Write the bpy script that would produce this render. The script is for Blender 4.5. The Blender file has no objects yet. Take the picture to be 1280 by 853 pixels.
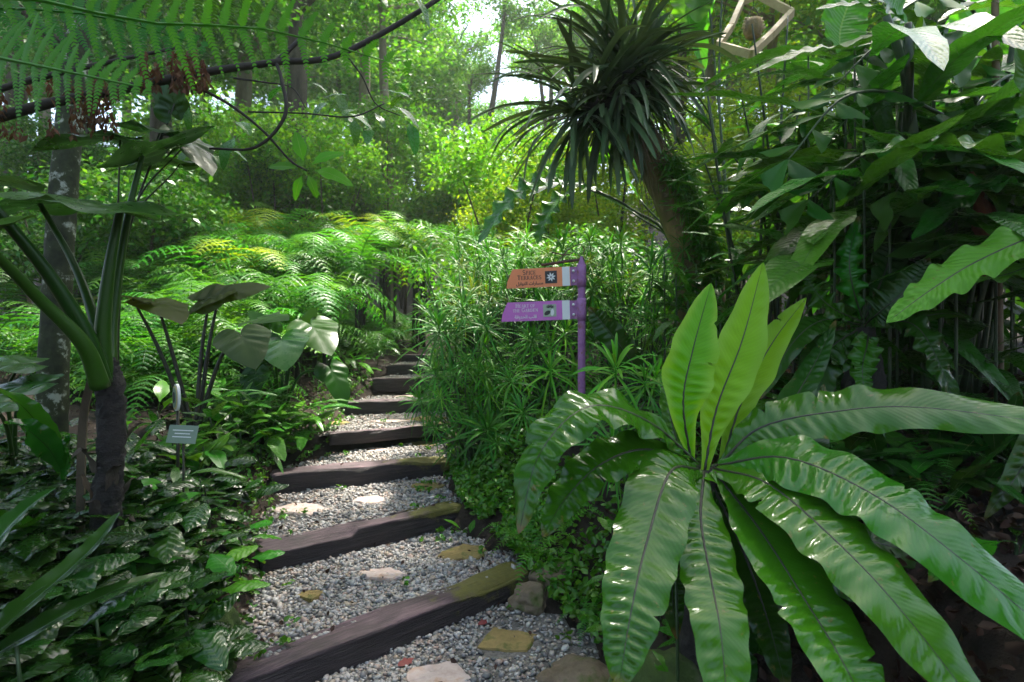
import bpy, math, random
import numpy as np
from mathutils import Vector, Matrix, noise as mnoise

random.seed(7)
rng = np.random.default_rng(11)
PI = math.pi
sc = bpy.context.scene
COL = sc.collection

# ------------------------------------------------------------------ camera, sky, sun, exposure
FPX = 711.1
CAMH = 1.5
cam_d = bpy.data.cameras.new('camera')
cam_d.lens = 20.0
cam_d.sensor_width = 36.0
cam_d.clip_end = 500
cam_d.dof.use_dof = True
cam_d.dof.focus_distance = 2.8
cam_d.dof.aperture_fstop = 3.2
cam = bpy.data.objects.new('camera', cam_d)
COL.objects.link(cam)
cam.location = (0, 0, CAMH)
cam.rotation_euler = (PI / 2, 0, 0)
sc.camera = cam

SUN_ELEV, SUN_AZ = math.radians(68), math.radians(28)      # azimuth measured from +Y towards +X
world = bpy.data.worlds.new('World')
sc.world = world
world.use_nodes = True
wn = world.node_tree.nodes
sky = wn.new('ShaderNodeTexSky')
sky.sky_type = 'NISHITA'
sky.sun_disc = False
sky.sun_elevation = SUN_ELEV
sky.sun_rotation = SUN_AZ
sky.air_density = 1.0
sky.dust_density = 4.0
sky.ozone_density = 1.0
world.node_tree.links.new(sky.outputs[0], wn['Background'].inputs[0])
wn['Background'].inputs[1].default_value = 0.15

sun_d = bpy.data.lights.new('sun', 'SUN')
sun_d.energy = 4.2
sun_d.angle = math.radians(2.5)
sun_d.color = (1.0, 0.95, 0.84)
sun = bpy.data.objects.new('sun', sun_d)
COL.objects.link(sun)
SUNV = Vector((math.cos(SUN_ELEV) * math.sin(SUN_AZ), math.cos(SUN_ELEV) * math.cos(SUN_AZ), math.sin(SUN_ELEV)))
sun.rotation_euler = (-SUNV).to_track_quat('-Z', 'Y').to_euler()
sun.location = SUNV * 60

sc.view_settings.view_transform = 'Standard'
sc.view_settings.look = 'None'
sc.view_settings.gamma = 1
sc.view_settings.exposure = 1.95
sc.render.engine = 'CYCLES'
sc.cycles.use_denoising = True
sc.cycles.max_bounces = 10
sc.cycles.diffuse_bounces = 4
sc.cycles.glossy_bounces = 3
sc.cycles.transmission_bounces = 5
sc.cycles.volume_bounces = 1
sc.cycles.caustics_reflective = False
sc.cycles.caustics_refractive = False
sc.cycles.sample_clamp_indirect = 6


def P(px, py, Y):
    """a point of the place, from where it shows in the photograph and how far away it stands"""
    return np.array([(px - 640) / FPX * Y, Y, CAMH - (py - 426.5) / FPX * Y])


def nrm(v):
    v = np.asarray(v, float)
    return v / (np.linalg.norm(v) + 1e-9)


# ------------------------------------------------------------------ mesh helpers
class Geo:
    def __init__(self):
        self.v, self.f, self.uv, self.n = [], [], [], 0

    def add(self, v, f, uv=None):
        v = np.asarray(v, float)
        self.v.append(v)
        self.f.extend([[i + self.n for i in q] for q in f])
        self.uv.append(np.zeros((len(v), 2)) if uv is None else np.asarray(uv, float))
        self.n += len(v)
        return self

    def mesh(self, name, mat, smooth=True, origin=None):
        v = np.concatenate(self.v)
        if origin is not None:
            v = v - np.asarray(origin, float)
        return make_mesh(name, v, self.f, mat, smooth, np.concatenate(self.uv))


def make_mesh(name, v, f, mat, smooth=True, uv=None):
    me = bpy.data.meshes.new(name)
    me.from_pydata(np.asarray(v).tolist(), [], [list(map(int, q)) for q in f])
    if uv is not None:
        ul = me.uv_layers.new(name='UVMap')
        idx = np.empty(len(me.loops), dtype=np.int32)
        me.loops.foreach_get('vertex_index', idx)
        ul.data.foreach_set('uv', np.asarray(uv, np.float32)[idx].ravel())
    if smooth:
        me.polygons.foreach_set('use_smooth', [True] * len(me.polygons))
    if mat:
        me.materials.append(mat)
    me.update()
    return me


def quad_mesh(name, v, nper, quads, mat, smooth=False):
    """many equal small pieces: v (N,nper,3), quads = faces of one piece (equal sizes)"""
    N = len(v)
    q = np.asarray(quads)
    F = (q[None] + (np.arange(N) * nper)[:, None, None]).reshape(-1, q.shape[1])
    me = bpy.data.meshes.new(name)
    me.vertices.add(N * nper)
    me.vertices.foreach_set('co', v.reshape(-1).astype(np.float32))
    me.loops.add(F.size)
    me.loops.foreach_set('vertex_index', F.ravel().astype(np.int32))
    me.polygons.add(len(F))
    me.polygons.foreach_set('loop_start', (np.arange(len(F)) * q.shape[1]).astype(np.int32))
    me.update(calc_edges=True)
    if smooth:
        me.polygons.foreach_set('use_smooth', [True] * len(F))
    me.materials.append(mat)
    me.validate()
    return me


def thing(name, label, cat, loc=(0, 0, 0), group=None, rz=0.0):
    o = bpy.data.objects.new(name, None)
    o.empty_display_size = 0.1
    COL.objects.link(o)
    o.location = Vector([float(c) for c in loc])
    o.rotation_euler = (0, 0, rz)
    o['label'] = label
    o['category'] = cat
    if group:
        o['group'] = group
    return o


def part(name, me, parent, m=None, mat=None):
    o = bpy.data.objects.new(name, me)
    COL.objects.link(o)
    o.parent = parent
    if m is not None:
        o.matrix_basis = m
    if mat is not None:
        o.material_slots[0].link = 'OBJECT'
        o.material_slots[0].material = mat
    return o


def single(name, me, label, cat, group=None, loc=None, m=None, mat=None):
    o = bpy.data.objects.new(name, me)
    COL.objects.link(o)
    if loc is not None:
        o.location = Vector([float(c) for c in loc])
    if m is not None:
        o.matrix_basis = m
    if mat is not None:
        o.material_slots[0].link = 'OBJECT'
        o.material_slots[0].material = mat
    o['label'] = label
    o['category'] = cat
    if group:
        o['group'] = group
    return o


def setting(name, me, kind='structure', label=None):
    o = bpy.data.objects.new(name, me)
    COL.objects.link(o)
    o['kind'] = kind
    if label:
        o['label'] = label
    return o


def curve(pts, n):
    """Catmull-Rom through the points"""
    p = np.asarray(pts, float)
    if len(p) == 2:
        return p[0] + (p[1] - p[0]) * np.linspace(0, 1, n)[:, None]
    e = np.vstack([2 * p[0] - p[1], p, 2 * p[-1] - p[-2]])
    out = []
    for t in np.linspace(0, len(p) - 1, n):
        i = min(int(t), len(p) - 2)
        u = t - i
        a, b, c, d = e[i], e[i + 1], e[i + 2], e[i + 3]
        out.append(0.5 * (2 * b + (c - a) * u + (2 * a - 5 * b + 4 * c - d) * u * u + (3 * b - a - 3 * c + d) * u ** 3))
    return np.array(out)


def tangents(s):
    t = np.gradient(s, axis=0)
    return t / (np.linalg.norm(t, axis=1)[:, None] + 1e-9)


def tube(g, pts, radii, n=10, seg=8, wob=0.0, cap=True, seed=0):
    s = curve(pts, n)
    r = np.interp(np.linspace(0, 1, n), np.linspace(0, 1, len(radii)), radii)
    t = tangents(s)
    ref = np.array([0.31, 0.95, 0.05]) if abs(t[0][2]) > 0.7 else np.array([0, 0, 1.0])
    V, UV = [], []
    rs = np.random.default_rng(seed)
    for i in range(n):
        a = nrm(np.cross(t[i], ref))
        b = np.cross(t[i], a)
        for k in range(seg):
            th = 2 * PI * k / seg
            q = r[i] * (1 + wob * (rs.random() - .5) * 2)
            V.append(s[i] + q * (math.cos(th) * a + math.sin(th) * b))
            UV.append((i / (n - 1), k / seg))
    F = [[i * seg + k, i * seg + (k + 1) % seg, (i + 1) * seg + (k + 1) % seg, (i + 1) * seg + k] for i in range(n - 1) for k in range(seg)]
    if cap:
        F.append(list(range(seg))[::-1])
        F.append([(n - 1) * seg + k for k in range(seg)])
    g.add(V, F, UV)
    return s


def blade(g, pts, W, hint, nu=40, nv=8, fold=0.15, ruf=0.0, rf=7.0, prof=(.16, .45, 3.0), curl=0.0, pleat=0.0, pf=26, seed=0, twist=0.0, slant=.25, tipk=.6, notch=0):
    """a leaf blade along a spine; W half width in metres; prof = (base width share, where it is full, tip sharpness)"""
    s = curve(pts, nu)
    t = tangents(s)
    rs = random.Random(seed)
    ph1, ph2 = rs.random() * 6, rs.random() * 6
    hint = nrm(hint)
    V, UV = [], []
    b0, full, sharp = prof
    cuts = [(rs.uniform(.25, .95), rs.choice((-1, 1)), rs.uniform(.15, .55), rs.uniform(.004, .011)) for _ in range(notch)]
    for i in range(nu):
        u = i / (nu - 1)
        side = nrm(np.cross(t[i], hint))
        up = np.cross(side, t[i])
        if twist:
            a = twist * u
            side, up = side * math.cos(a) + up * math.sin(a), up * math.cos(a) - side * math.sin(a)
        x = min(1, u / full)
        w = (b0 + (1 - b0) * (x * x * (3 - 2 * x))) * max(0.0, 1 - u ** sharp) ** tipk
        w *= W * (1 + 0.035 * math.sin(u * rf * 9 + ph2))
        for k in range(nv + 1):
            v = k / nv
            q = 2 * v - 1
            aq = abs(q)
            wq = w
            for cu, cs, cd, cw in cuts:
                if q * cs > 0:
                    wq *= 1 - cd * math.exp(-((u - .04 * aq - cu) / cw) ** 2)
            off = fold * aq * w - curl * w * q * q
            off += ruf * W * (aq ** 2.2) * math.sin(2 * PI * rf * u + (ph1 if q < 0 else ph2)) * min(1, 3 * (1 - u)) * min(1, 4 * u)
            if pleat:
                off += pleat * W * math.sin(2 * PI * pf * (u - slant * aq * W / 1.0) + 1.6 * math.sin(pf * .9 * u + ph1) + (0 if q < 0 else 1.3)) * math.sin(PI * min(1, aq * 1.15)) * (0.55 + .45 * math.sin(pf * .45 * u + ph2 + q))
            V.append(s[i] + side * q * wq + up * off)
            UV.append((u, v))
    F = [[i * (nv + 1) + k, (i + 1) * (nv + 1) + k, (i + 1) * (nv + 1) + k + 1, i * (nv + 1) + k + 1] for i in range(nu - 1) for k in range(nv)]
    g.add(V, F, UV)
    return s


def heart(g, L, Wd, droop=.25, pleat=.012, lobes=.32, seed=0, nth=72, nr=9, cup=.1, wave=.02):
    """heart-shaped leaf lying in XY: stalk joins at the origin, tip at +Y*L"""
    rs = random.Random(seed)
    ph = rs.random() * 6
    Wd = Wd * .8
    V, UV, F = [(0, 0, 0)], [(0, .5)], []
    for j in range(nth):
        th = 2 * PI * j / nth                       # 0 = towards the tip
        a = abs(((th + PI) % (2 * PI)) - PI) / PI    # 0 tip .. 1 notch
        # outline radius: tip sharp, sides broad, two back lobes and a notch
        r = L * (1 - a / .30) + Wd * .62 * (a / .30) if a < .30 else None
        if a < .30:
            x = a / .30
            r = L * max(0, 1 - x) ** 1.6 + Wd * .60 * (1 - max(0, 1 - x) ** 1.6)
        elif a < .82:
            x = (a - .30) / .52
            r = Wd * .60 * (1 - x) + L * lobes * 1.25 * x + .07 * Wd * math.sin(PI * x)
        else:
            x = (a - .82) / .18
            r = L * lobes * 1.25 * max(0, 1 - x) ** .7 + .03 * L
        sg = math.sin(th)
        for i in range(1, nr + 1):
            q = i / nr
            x_, y_ = r * q * math.sin(th), r * q * math.cos(th)
            z = -droop * (y_ * abs(y_)) / L * (1 if y_ > 0 else -.4) + cup * abs(x_) - droop * .8 * x_ * x_ / Wd
            z += pleat * L * math.cos(2 * PI * 4.2 * (y_ - .55 * abs(x_)) / L) * min(1, abs(x_) / (.25 * Wd)) * (1.1 - q)
            z += wave * L * q ** 3 * math.sin(th * 5 + ph)
            V.append((x_, y_, z))
            UV.append((q, j / nth))
    for j in range(nth):
        j2 = (j + 1) % nth
        F.append([0, 1 + j2 * nr, 1 + j * nr])
        for i in range(nr - 1):
            a_, b_ = 1 + j * nr + i, 1 + j2 * nr + i
            F.append([a_, b_, b_ + 1, a_ + 1])
    g.add(V, F, UV)


def frame_m(pos, d, up, s=1.0):
    """local +Y along d, local +Z near up"""
    y = nrm(d)
    x = np.cross(y, nrm(up))
    if np.linalg.norm(x) < 1e-3:
        x = np.cross(y, [1, 0, 0.01])
    x = nrm(x)
    z = np.cross(x, y)
    m = Matrix(((x[0], y[0], z[0], pos[0]), (x[1], y[1], z[1], pos[1]), (x[2], y[2], z[2], pos[2]), (0, 0, 0, 1)))
    sv = (s, s, s) if np.isscalar(s) else s
    return m @ Matrix.Diagonal((sv[0], sv[1], sv[2], 1))


def fern_frond(g, pts, plen, hint, npairs=22, sub=9, droop=.25, sweep=.35, leaflet=.5, seed=0, rach=.006, simple=False):
    """feathery frond: a rachis with pinnae on both sides, each pinna set with small leaflets (or a simple toothed blade)"""
    n = npairs * 2 + 4
    s = curve(pts, n)
    t = tangents(s)
    rs = random.Random(seed)
    hint = nrm(hint)
    tube(g, s[::4] if len(s[::4]) > 2 else s, [rach, rach * .3], n=10, seg=4, cap=False)
    V, F = [], []
    k0 = max(3, int(n * .12))
    for i in range(k0, n - 1):
        if (i - k0) % 2:
            continue
        u = i / (n - 1)
        x = (u - k0 / n) / (1 - k0 / n)
        pl = plen * (math.sin(PI * min(1, .28 + .72 * x)) ** .8 * .92 + .08) * (.78 + .34 * rs.random())
        for sd in (-1, 1):
            side = nrm(np.cross(t[i], hint)) * sd
            up = np.cross(side * sd, t[i])
            d = nrm(side + t[i] * (sweep + rs.uniform(-.16, .16)) + up * rs.uniform(-.14, .2))
            m = max(3, int(sub * (pl / plen) + 1))
            for j in range(m):
                q = (j + .5) / m
                c = s[i] + d * pl * q - np.array([0, 0, 1]) * droop * pl * q * q + up * 0
                dd = nrm(d - np.array([0, 0, 2 * droop * q]))
                lw = leaflet * pl / m * (1.9 - .5 * q)
                ll = plen / npairs * 2.8 * (1 - q) ** .55 * (.75 + .35 * rs.random())
                if simple:
                    ll = np.linalg.norm(s[-1] - s[0]) / npairs * .30 * (1 - q) ** .45
                    lw = pl / m * 1.02
                pn = np.cross(dd, up)
                for s2 in (-1, 1):
                    ld = nrm(pn * s2 + dd * .45) * ll
                    wv = dd * lw
                    b = len(V)
                    z = up * ll * -.12
                    V += [c - wv * .5, c + wv * .5, c + ld * .62 + wv * .52 + z * .3, c + ld + wv * .15 + z, c + ld * .62 - wv * .42 + z * .3]
                    F.append([b, b + 1, b + 2, b + 3, b + 4])
    g.add(V, F)


# ------------------------------------------------------------------ materials
def new_mat(name):
    m = bpy.data.materials.new(name)
    m.use_nodes = True
    nt = m.node_tree
    for n in list(nt.nodes):
        nt.nodes.remove(n)
    out = nt.nodes.new('ShaderNodeOutputMaterial')
    return m, nt, out


def N(nt, t, **kw):
    n = nt.nodes.new(t)
    for k, v in kw.items():
        setattr(n, k, v)
    return n


def val(nt, op, a, b=None, clamp=False):
    n = N(nt, 'ShaderNodeMath', operation=op, use_clamp=clamp)
    for i, x in enumerate((a, b)):
        if x is None:
            continue
        if isinstance(x, (int, float)):
            n.inputs[i].default_value = x
        else:
            nt.links.new(x, n.inputs[i])
    return n.outputs[0]


def mixc(nt, f, a, b, mode='MIX'):
    n = N(nt, 'ShaderNodeMix', data_type='RGBA', blend_type=mode)
    for i, x in ((0, f), (6, a), (7, b)):
        if isinstance(x, (int, float)):
            n.inputs[i].default_value = x
        elif isinstance(x, tuple):
            n.inputs[i].default_value = (*x[:3], 1)
        else:
            nt.links.new(x, n.inputs[i])
    return n.outputs[2]


def ramp(nt, f, stops):
    n = N(nt, 'ShaderNodeValToRGB')
    e = n.color_ramp.elements
    while len(e) < len(stops):
        e.new(.5)
    for x, (p, c) in zip(e, stops):
        x.position = p
        x.color = (*c, 1) if len(c) == 3 else c
    nt.links.new(f, n.inputs[0])
    return n.outputs[0]


def noise_tex(nt, scale, detail=3, coord='Object', rough=.55, vec=None):
    tc = N(nt, 'ShaderNodeTexCoord')
    n = N(nt, 'ShaderNodeTexNoise')
    n.inputs['Scale'].default_value = scale
    n.inputs['Detail'].default_value = detail
    n.inputs['Roughness'].default_value = rough
    nt.links.new(vec if vec is not None else tc.outputs[coord], n.inputs['Vector'])
    return n.outputs['Fac']


def leaf_mat(name, c1, c2, rough=.3, trans=.3, tcol=None, rib=None, ribw=.018, veins=0, vbump=.25, island=False, spots=0.0, spec=.33, slant=.5, nsc=7, edge=None, tip=False):
    if c1[1] > c1[0]:
        c1, c2 = ((c[0] * 1.1, c[1] * 1.4, c[2] * .55) for c in (c1, c2))
    spec *= .72
    m, nt, out = new_mat(name)
    L = nt.links
    rnd = N(nt, 'ShaderNodeNewGeometry').outputs['Random Per Island'] if island else N(nt, 'ShaderNodeObjectInfo').outputs['Random']
    nz = noise_tex(nt, nsc, 3)
    f = val(nt, 'ADD', val(nt, 'MULTIPLY', rnd, .65), val(nt, 'MULTIPLY', nz, .45), True)
    col = mixc(nt, f, c1, c2)
    hsv = N(nt, 'ShaderNodeHueSaturation')
    r2 = val(nt, 'FRACT', val(nt, 'MULTIPLY', rnd, 7.31))
    L.new(val(nt, 'ADD', .472, val(nt, 'MULTIPLY', r2, .04)), hsv.inputs['Hue'])
    L.new(val(nt, 'ADD', .7, val(nt, 'MULTIPLY', val(nt, 'FRACT', val(nt, 'MULTIPLY', rnd, 23.7)), .6)), hsv.inputs['Value'])
    L.new(col, hsv.inputs['Color'])
    col = hsv.outputs[0]
    bump_h = None
    if rib is not None or veins:
        uv = N(nt, 'ShaderNodeTexCoord').outputs['UV']
        sp = N(nt, 'ShaderNodeSeparateXYZ')
        L.new(uv, sp.inputs[0])
        a = val(nt, 'ABSOLUTE', val(nt, 'SUBTRACT', sp.outputs[1], .5))
        if veins:
            ph = val(nt, 'SUBTRACT', val(nt, 'MULTIPLY', sp.outputs[0], veins), val(nt, 'MULTIPLY', a, slant * veins * .35))
            ph = val(nt, 'ADD', ph, val(nt, 'MULTIPLY', nz, 2.2))
            w = val(nt, 'SINE', val(nt, 'MULTIPLY', ph, 2 * PI))
            bump_h = w
            lm = val(nt, 'MULTIPLY', val(nt, 'POWER', val(nt, 'MULTIPLY', val(nt, 'ADD', w, 1), .5), 6), .07)
            col = mixc(nt, lm, col, tuple(min(1, c * 1.7 + .01) for c in c2))
        if edge is not None:
            em = N(nt, 'ShaderNodeMapRange', interpolation_type='SMOOTHSTEP')
            em.inputs[1].default_value, em.inputs[2].default_value = .2, .5
            L.new(a, em.inputs[0])
            col = mixc(nt, val(nt, 'MULTIPLY', em.outputs[0], .8), col, edge)
        if rib is not None:
            mr = N(nt, 'ShaderNodeMapRange', interpolation_type='SMOOTHSTEP')
            mr.inputs[1].default_value, mr.inputs[2].default_value = ribw * .5, ribw * 1.4
            mr.inputs[3].default_value, mr.inputs[4].default_value = 1, 0
            L.new(a, mr.inputs[0])
            col = mixc(nt, mr.outputs[0], col, rib)
    if tip:
        tm = N(nt, 'ShaderNodeMapRange')
        tm.inputs[1].default_value, tm.inputs[2].default_value = .93, .99
        L.new(val(nt, 'ADD', sp.outputs[0], val(nt, 'MULTIPLY', val(nt, 'SUBTRACT', noise_tex(nt, 18, 3), .5), .12)), tm.inputs[0])
        col = mixc(nt, val(nt, 'MULTIPLY', tm.outputs[0], .85), col, (.12, .075, .02))
    if spots > 0:
        sn = noise_tex(nt, 26, 4, rough=.7)
        mr = N(nt, 'ShaderNodeMapRange')
        mr.inputs[1].default_value, mr.inputs[2].default_value = .66 - spots * .1, .74 - spots * .1
        L.new(sn, mr.inputs[0])
        col = mixc(nt, val(nt, 'MULTIPLY', mr.outputs[0], .7), col, (.16, .11, .03))
    b = N(nt, 'ShaderNodeBsdfPrincipled')
    L.new(col, b.inputs['Base Color'])
    rr = val(nt, 'ADD', rough - .08, val(nt, 'MULTIPLY', noise_tex(nt, 14, 3), .18))
    L.new(rr, b.inputs['Roughness'])
    b.inputs['Specular IOR Level'].default_value = spec
    if bump_h is not None:
        bp = N(nt, 'ShaderNodeBump')
        bp.inputs['Strength'].default_value = vbump
        bp.inputs['Distance'].default_value = .006
        L.new(bump_h, bp.inputs['Height'])
        L.new(bp.outputs[0], b.inputs['Normal'])
    tr = N(nt, 'ShaderNodeBsdfTranslucent')
    tc = mixc(nt, 1.0, col, tcol or (1.9, 1.75, .8), 'MULTIPLY') if tcol is None else mixc(nt, .6, col, tcol)
    L.new(tc, tr.inputs['Color'])
    mx = N(nt, 'ShaderNodeMixShader')
    mx.inputs[0].default_value = trans
    L.new(b.outputs[0], mx.inputs[1])
    L.new(tr.outputs[0], mx.inputs[2])
    L.new(mx.outputs[0], out.inputs[0])
    return m


def solid_mat(name, c1, c2, scale=8, rough=.6, bump=.3, bscale=30, c3=None, spec=.4, stretch=None, metal=0, bdist=.01, at3=(.3, .52, .66)):
    m, nt, out = new_mat(name)
    L = nt.links
    vec = None
    if stretch:
        tc = N(nt, 'ShaderNodeTexCoord')
        mp = N(nt, 'ShaderNodeMapping')
        mp.inputs['Scale'].default_value = stretch
        L.new(tc.outputs['Object'], mp.inputs[0])
        vec = mp.outputs[0]
    nz = noise_tex(nt, scale, 5, vec=vec, rough=.65)
    stops = [(.32, c1), (.68, c2)] if c3 is None else [(at3[0], c1), (at3[1], c2), (at3[2], c3)]
    col = ramp(nt, nz, stops)
    b = N(nt, 'ShaderNodeBsdfPrincipled')
    L.new(col, b.inputs['Base Color'])
    L.new(val(nt, 'ADD', rough - .12, val(nt, 'MULTIPLY', noise_tex(nt, scale * 2.3, 3), .25)), b.inputs['Roughness'])
    b.inputs['Specular IOR Level'].default_value = spec
    b.inputs['Metallic'].default_value = metal
    bp = N(nt, 'ShaderNodeBump')
    bp.inputs['Strength'].default_value = bump
    bp.inputs['Distance'].default_value = bdist
    L.new(noise_tex(nt, bscale, 6, vec=vec, rough=.7), bp.inputs['Height'])
    L.new(bp.outputs[0], b.inputs['Normal'])
    L.new(b.outputs[0], out.inputs[0])
    return m


M = {}
M['nest'] = leaf_mat('nest_fern', (.009, .06, .006), (.022, .10, .010), .16, .13, spec=.46, rib=(.012, .02, .006), ribw=.011, veins=62, vbump=.035, spots=.3, tip=True)
M['nest_young'] = leaf_mat('nest_fern_young', (.12, .28, .010), (.19, .36, .018), .4, .42, rib=(.012, .022, .006), ribw=.013, veins=50, vbump=.06, edge=(.22, .42, .04))
M['nest_dark'] = leaf_mat('nest_fern_dark', (.006, .03, .006), (.014, .052, .010), .22, .15, spec=.42, rib=(.10, .16, .07), ribw=.012, veins=60, vbump=.06, spots=.3, tip=True)
M['nest_pale'] = leaf_mat('nest_fern_pale', (.07, .17, .03), (.11, .22, .045), .4, .3, rib=(.14, .2, .07), ribw=.02, veins=34, vbump=.3, spots=.4)
M['ribbed'] = leaf_mat('ribbed_leaf', (.006, .024, .008), (.016, .05, .012), .22, .12, spec=.6, rib=(.03, .08, .03), ribw=.014)
M['ribbed_light'] = leaf_mat('ribbed_leaf_light', (.03, .12, .02), (.06, .19, .03), .3, .25, rib=(.09, .2, .06), ribw=.02)
M['alocasia'] = leaf_mat('elephant_ear', (.009, .034, .012), (.018, .058, .018), .28, .18, spec=.45)
M['alocasia_green'] = leaf_mat('elephant_ear_green', (.008, .036, .007), (.016, .06, .010), .3, .3)
M['bronze'] = leaf_mat('bronze_leaf', (.016, .024, .008), (.04, .042, .01), .42, .5, spec=.14, tcol=(.22, .19, .01))
M['black_leaf'] = leaf_mat('dark_metal_leaf', (.010, .02, .014), (.024, .042, .03), .36, .12, spec=.2)
M['petiole'] = leaf_mat('leaf_stalk', (.008, .032, .007), (.016, .055, .012), .34, .05)
M['dark_stalk'] = solid_mat('dark_stalk', (.012, .016, .01), (.035, .03, .018), 12, .45)
M['fern'] = leaf_mat('fern_frond', (.03, .115, .02), (.06, .18, .03), .4, .4, island=False)
M['fern_yellow'] = leaf_mat('fern_frond_yellow', (.10, .17, .018), (.18, .23, .025), .45, .42)
M['fern_dark'] = leaf_mat('fern_frond_dark', (.02, .085, .018), (.04, .14, .03), .38, .32)
M['whorl'] = leaf_mat('whorl_leaf', (.026, .115, .024), (.06, .19, .045), .42, .22, island=True)
M['whorl_light'] = leaf_mat('whorl_leaf_light', (.05, .19, .02), (.09, .25, .04), .4, .3, island=True)
M['whorl_old'] = leaf_mat('whorl_leaf_old', (.06, .11, .02), (.16, .19, .03), .5, .25, island=True)
M['whorl_deep'] = leaf_mat('whorl_leaf_deep', (.018, .085, .018), (.042, .15, .032), .36, .2, island=True)
M['strap'] = leaf_mat('strap_leaf', (.035, .055, .06), (.08, .10, .11), .3, .12)
M['jungle'] = leaf_mat('jungle_leaf', (.018, .075, .016), (.045, .14, .028), .27, spec=.6, trans=.24, rib=(.05, .12, .03), ribw=.015, veins=26, vbump=.15)
M['palm'] = leaf_mat('palm_leaflet', (.010, .058, .012), (.03, .115, .02), .4, .25)
M['backlit'] = leaf_mat('backlit_leaf', (.04, .16, .015), (.07, .21, .02), .35, .5, rib=(.14, .3, .05), ribw=.02, veins=26)  # light through the leaf put in as brighter green; also for plain bright leaves
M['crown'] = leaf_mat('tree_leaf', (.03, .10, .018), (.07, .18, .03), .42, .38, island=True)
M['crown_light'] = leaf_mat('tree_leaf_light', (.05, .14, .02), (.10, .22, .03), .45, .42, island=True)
M['crown_yellow'] = leaf_mat('tree_leaf_yellow', (.105, .175, .016), (.20, .25, .03), .45, .45, island=True)  # yellower tree_leaf; the sunlight on this foliage is put into the colour
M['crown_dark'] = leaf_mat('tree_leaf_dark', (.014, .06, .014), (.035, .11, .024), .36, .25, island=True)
M['cover'] = leaf_mat('ground_cover_leaf', (.028, .10, .016), (.065, .17, .026), .3, .28, island=True, spec=.6)
M['litter'] = leaf_mat('dead_leaf', (.015, .009, .006), (.065, .036, .02), .6, .1, tcol=(.12, .06, .02), island=True)
M['dry'] = leaf_mat('dry_brown_leaf', (.04, .018, .008), (.115, .052, .018), .7, .2, tcol=(.18, .08, .02), island=True)
M['yellow_leaf'] = leaf_mat('yellow_fallen_leaf', (.42, .28, .02), (.55, .36, .03), .5, .2, tcol=(.6, .4, .03))
M['red_leaf'] = leaf_mat('red_brown_leaf', (.20, .05, .03), (.30, .10, .07), .5, .15, tcol=(.4, .1, .05))
M['bark'] = solid_mat('bark', (.03, .022, .016), (.085, .065, .045), 9, .85, .7, 22, stretch=(1, 1, .35), bdist=.03)
M['bark_pale'] = solid_mat('bark_pale', (.12, .09, .06), (.26, .21, .15), 5, .85, .5, 18, stretch=(1, 1, .35), bdist=.03)
M['bark_lichen'] = solid_mat('bark_lichen', (.014, .018, .009), (.04, .048, .02), 8, .85, .6, 30, c3=(.34, .36, .30), bdist=.012, at3=(.34, .55, .62))
M['bark_warm'] = solid_mat('bark_warm', (.07, .052, .03), (.30, .20, .085), 6, .8, .8, 16, stretch=(1, 1, .3), bdist=.03)
M['bark_dark'] = solid_mat('bark_dark', (.010, .009, .008), (.035, .028, .024), 14, .7, .9, 30, stretch=(1, 1, 1.6), bdist=.03)
M['twig'] = solid_mat('twig', (.012, .009, .007), (.035, .026, .02), 20, .75)
M['cane'] = solid_mat('green_cane', (.02, .045, .015), (.05, .085, .03), 8, .4)
M['cane_brown'] = solid_mat('brown_cane', (.10, .06, .03), (.2, .13, .07), 12, .5)
M['cane_black'] = solid_mat('dark_cane', (.014, .026, .010), (.035, .055, .022), 12, .4)
M['bract'] = solid_mat('red_bract', (.12, .025, .015), (.26, .08, .05), 20, .7, .8, 60, stretch=(1, 1, .3))
M['rock'] = solid_mat('mossy_rock', (.09, .065, .04), (.2, .15, .10), 6, .8, .7, 24, c3=(.07, .10, .02), bdist=.02)
M['rock_moss'] = solid_mat('moss_covered_rock', (.03, .05, .012), (.06, .10, .02), 8, .9, .8, 60, c3=(.13, .14, .07), bdist=.015)
M['plank'] = solid_mat('pale_timber', (.42, .30, .17), (.60, .46, .28), 5, .6, .3, 30, stretch=(1, 1, 1))
M['stake'] = solid_mat('stake_wood', (.07, .05, .03), (.16, .12, .08), 8, .75, .5, 40, stretch=(1, 1, .2))
M['soil'] = solid_mat('soil', (.008, .006, .004), (.026, .017, .011), 5, .95, .8, 40, c3=(.045, .03, .02), bdist=.03)
M['grit'] = solid_mat('gravel_bed', (.06, .055, .05), (.16, .15, .14), 60, .85, .8, 160, c3=(.24, .22, .2))
M['post'] = solid_mat('purple_paint', (.24, .09, .24), (.36, .16, .36), 18, .5, .4, 70, c3=(.25, .10, .12), bdist=.004)
M['rusty'] = solid_mat('rusty_bar', (.07, .03, .03), (.16, .07, .05), 25, .7, .5, 60)
M['stone_pink'] = solid_mat('pink_flagstone', (.34, .24, .21), (.52, .42, .38), 7, .6, .4, 30, c3=(.42, .26, .17), bdist=.006)
M['stone_moss'] = solid_mat('mossy_flagstone', (.15, .11, .035), (.25, .18, .065), 10, .8, .6, 40, c3=(.085, .10, .02), bdist=.006)


def paint(name, c, rough=.45):
    m, nt, out = new_mat(name)
    b = N(nt, 'ShaderNodeBsdfPrincipled')
    nz = noise_tex(nt, 30, 4)
    nt.links.new(mixc(nt, val(nt, 'MULTIPLY', nz, .3), c, tuple(x * .75 for x in c)), b.inputs['Base Color'])
    b.inputs['Roughness'].default_value = rough
    nt.links.new(b.outputs[0], out.inputs[0])
    return m


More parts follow.
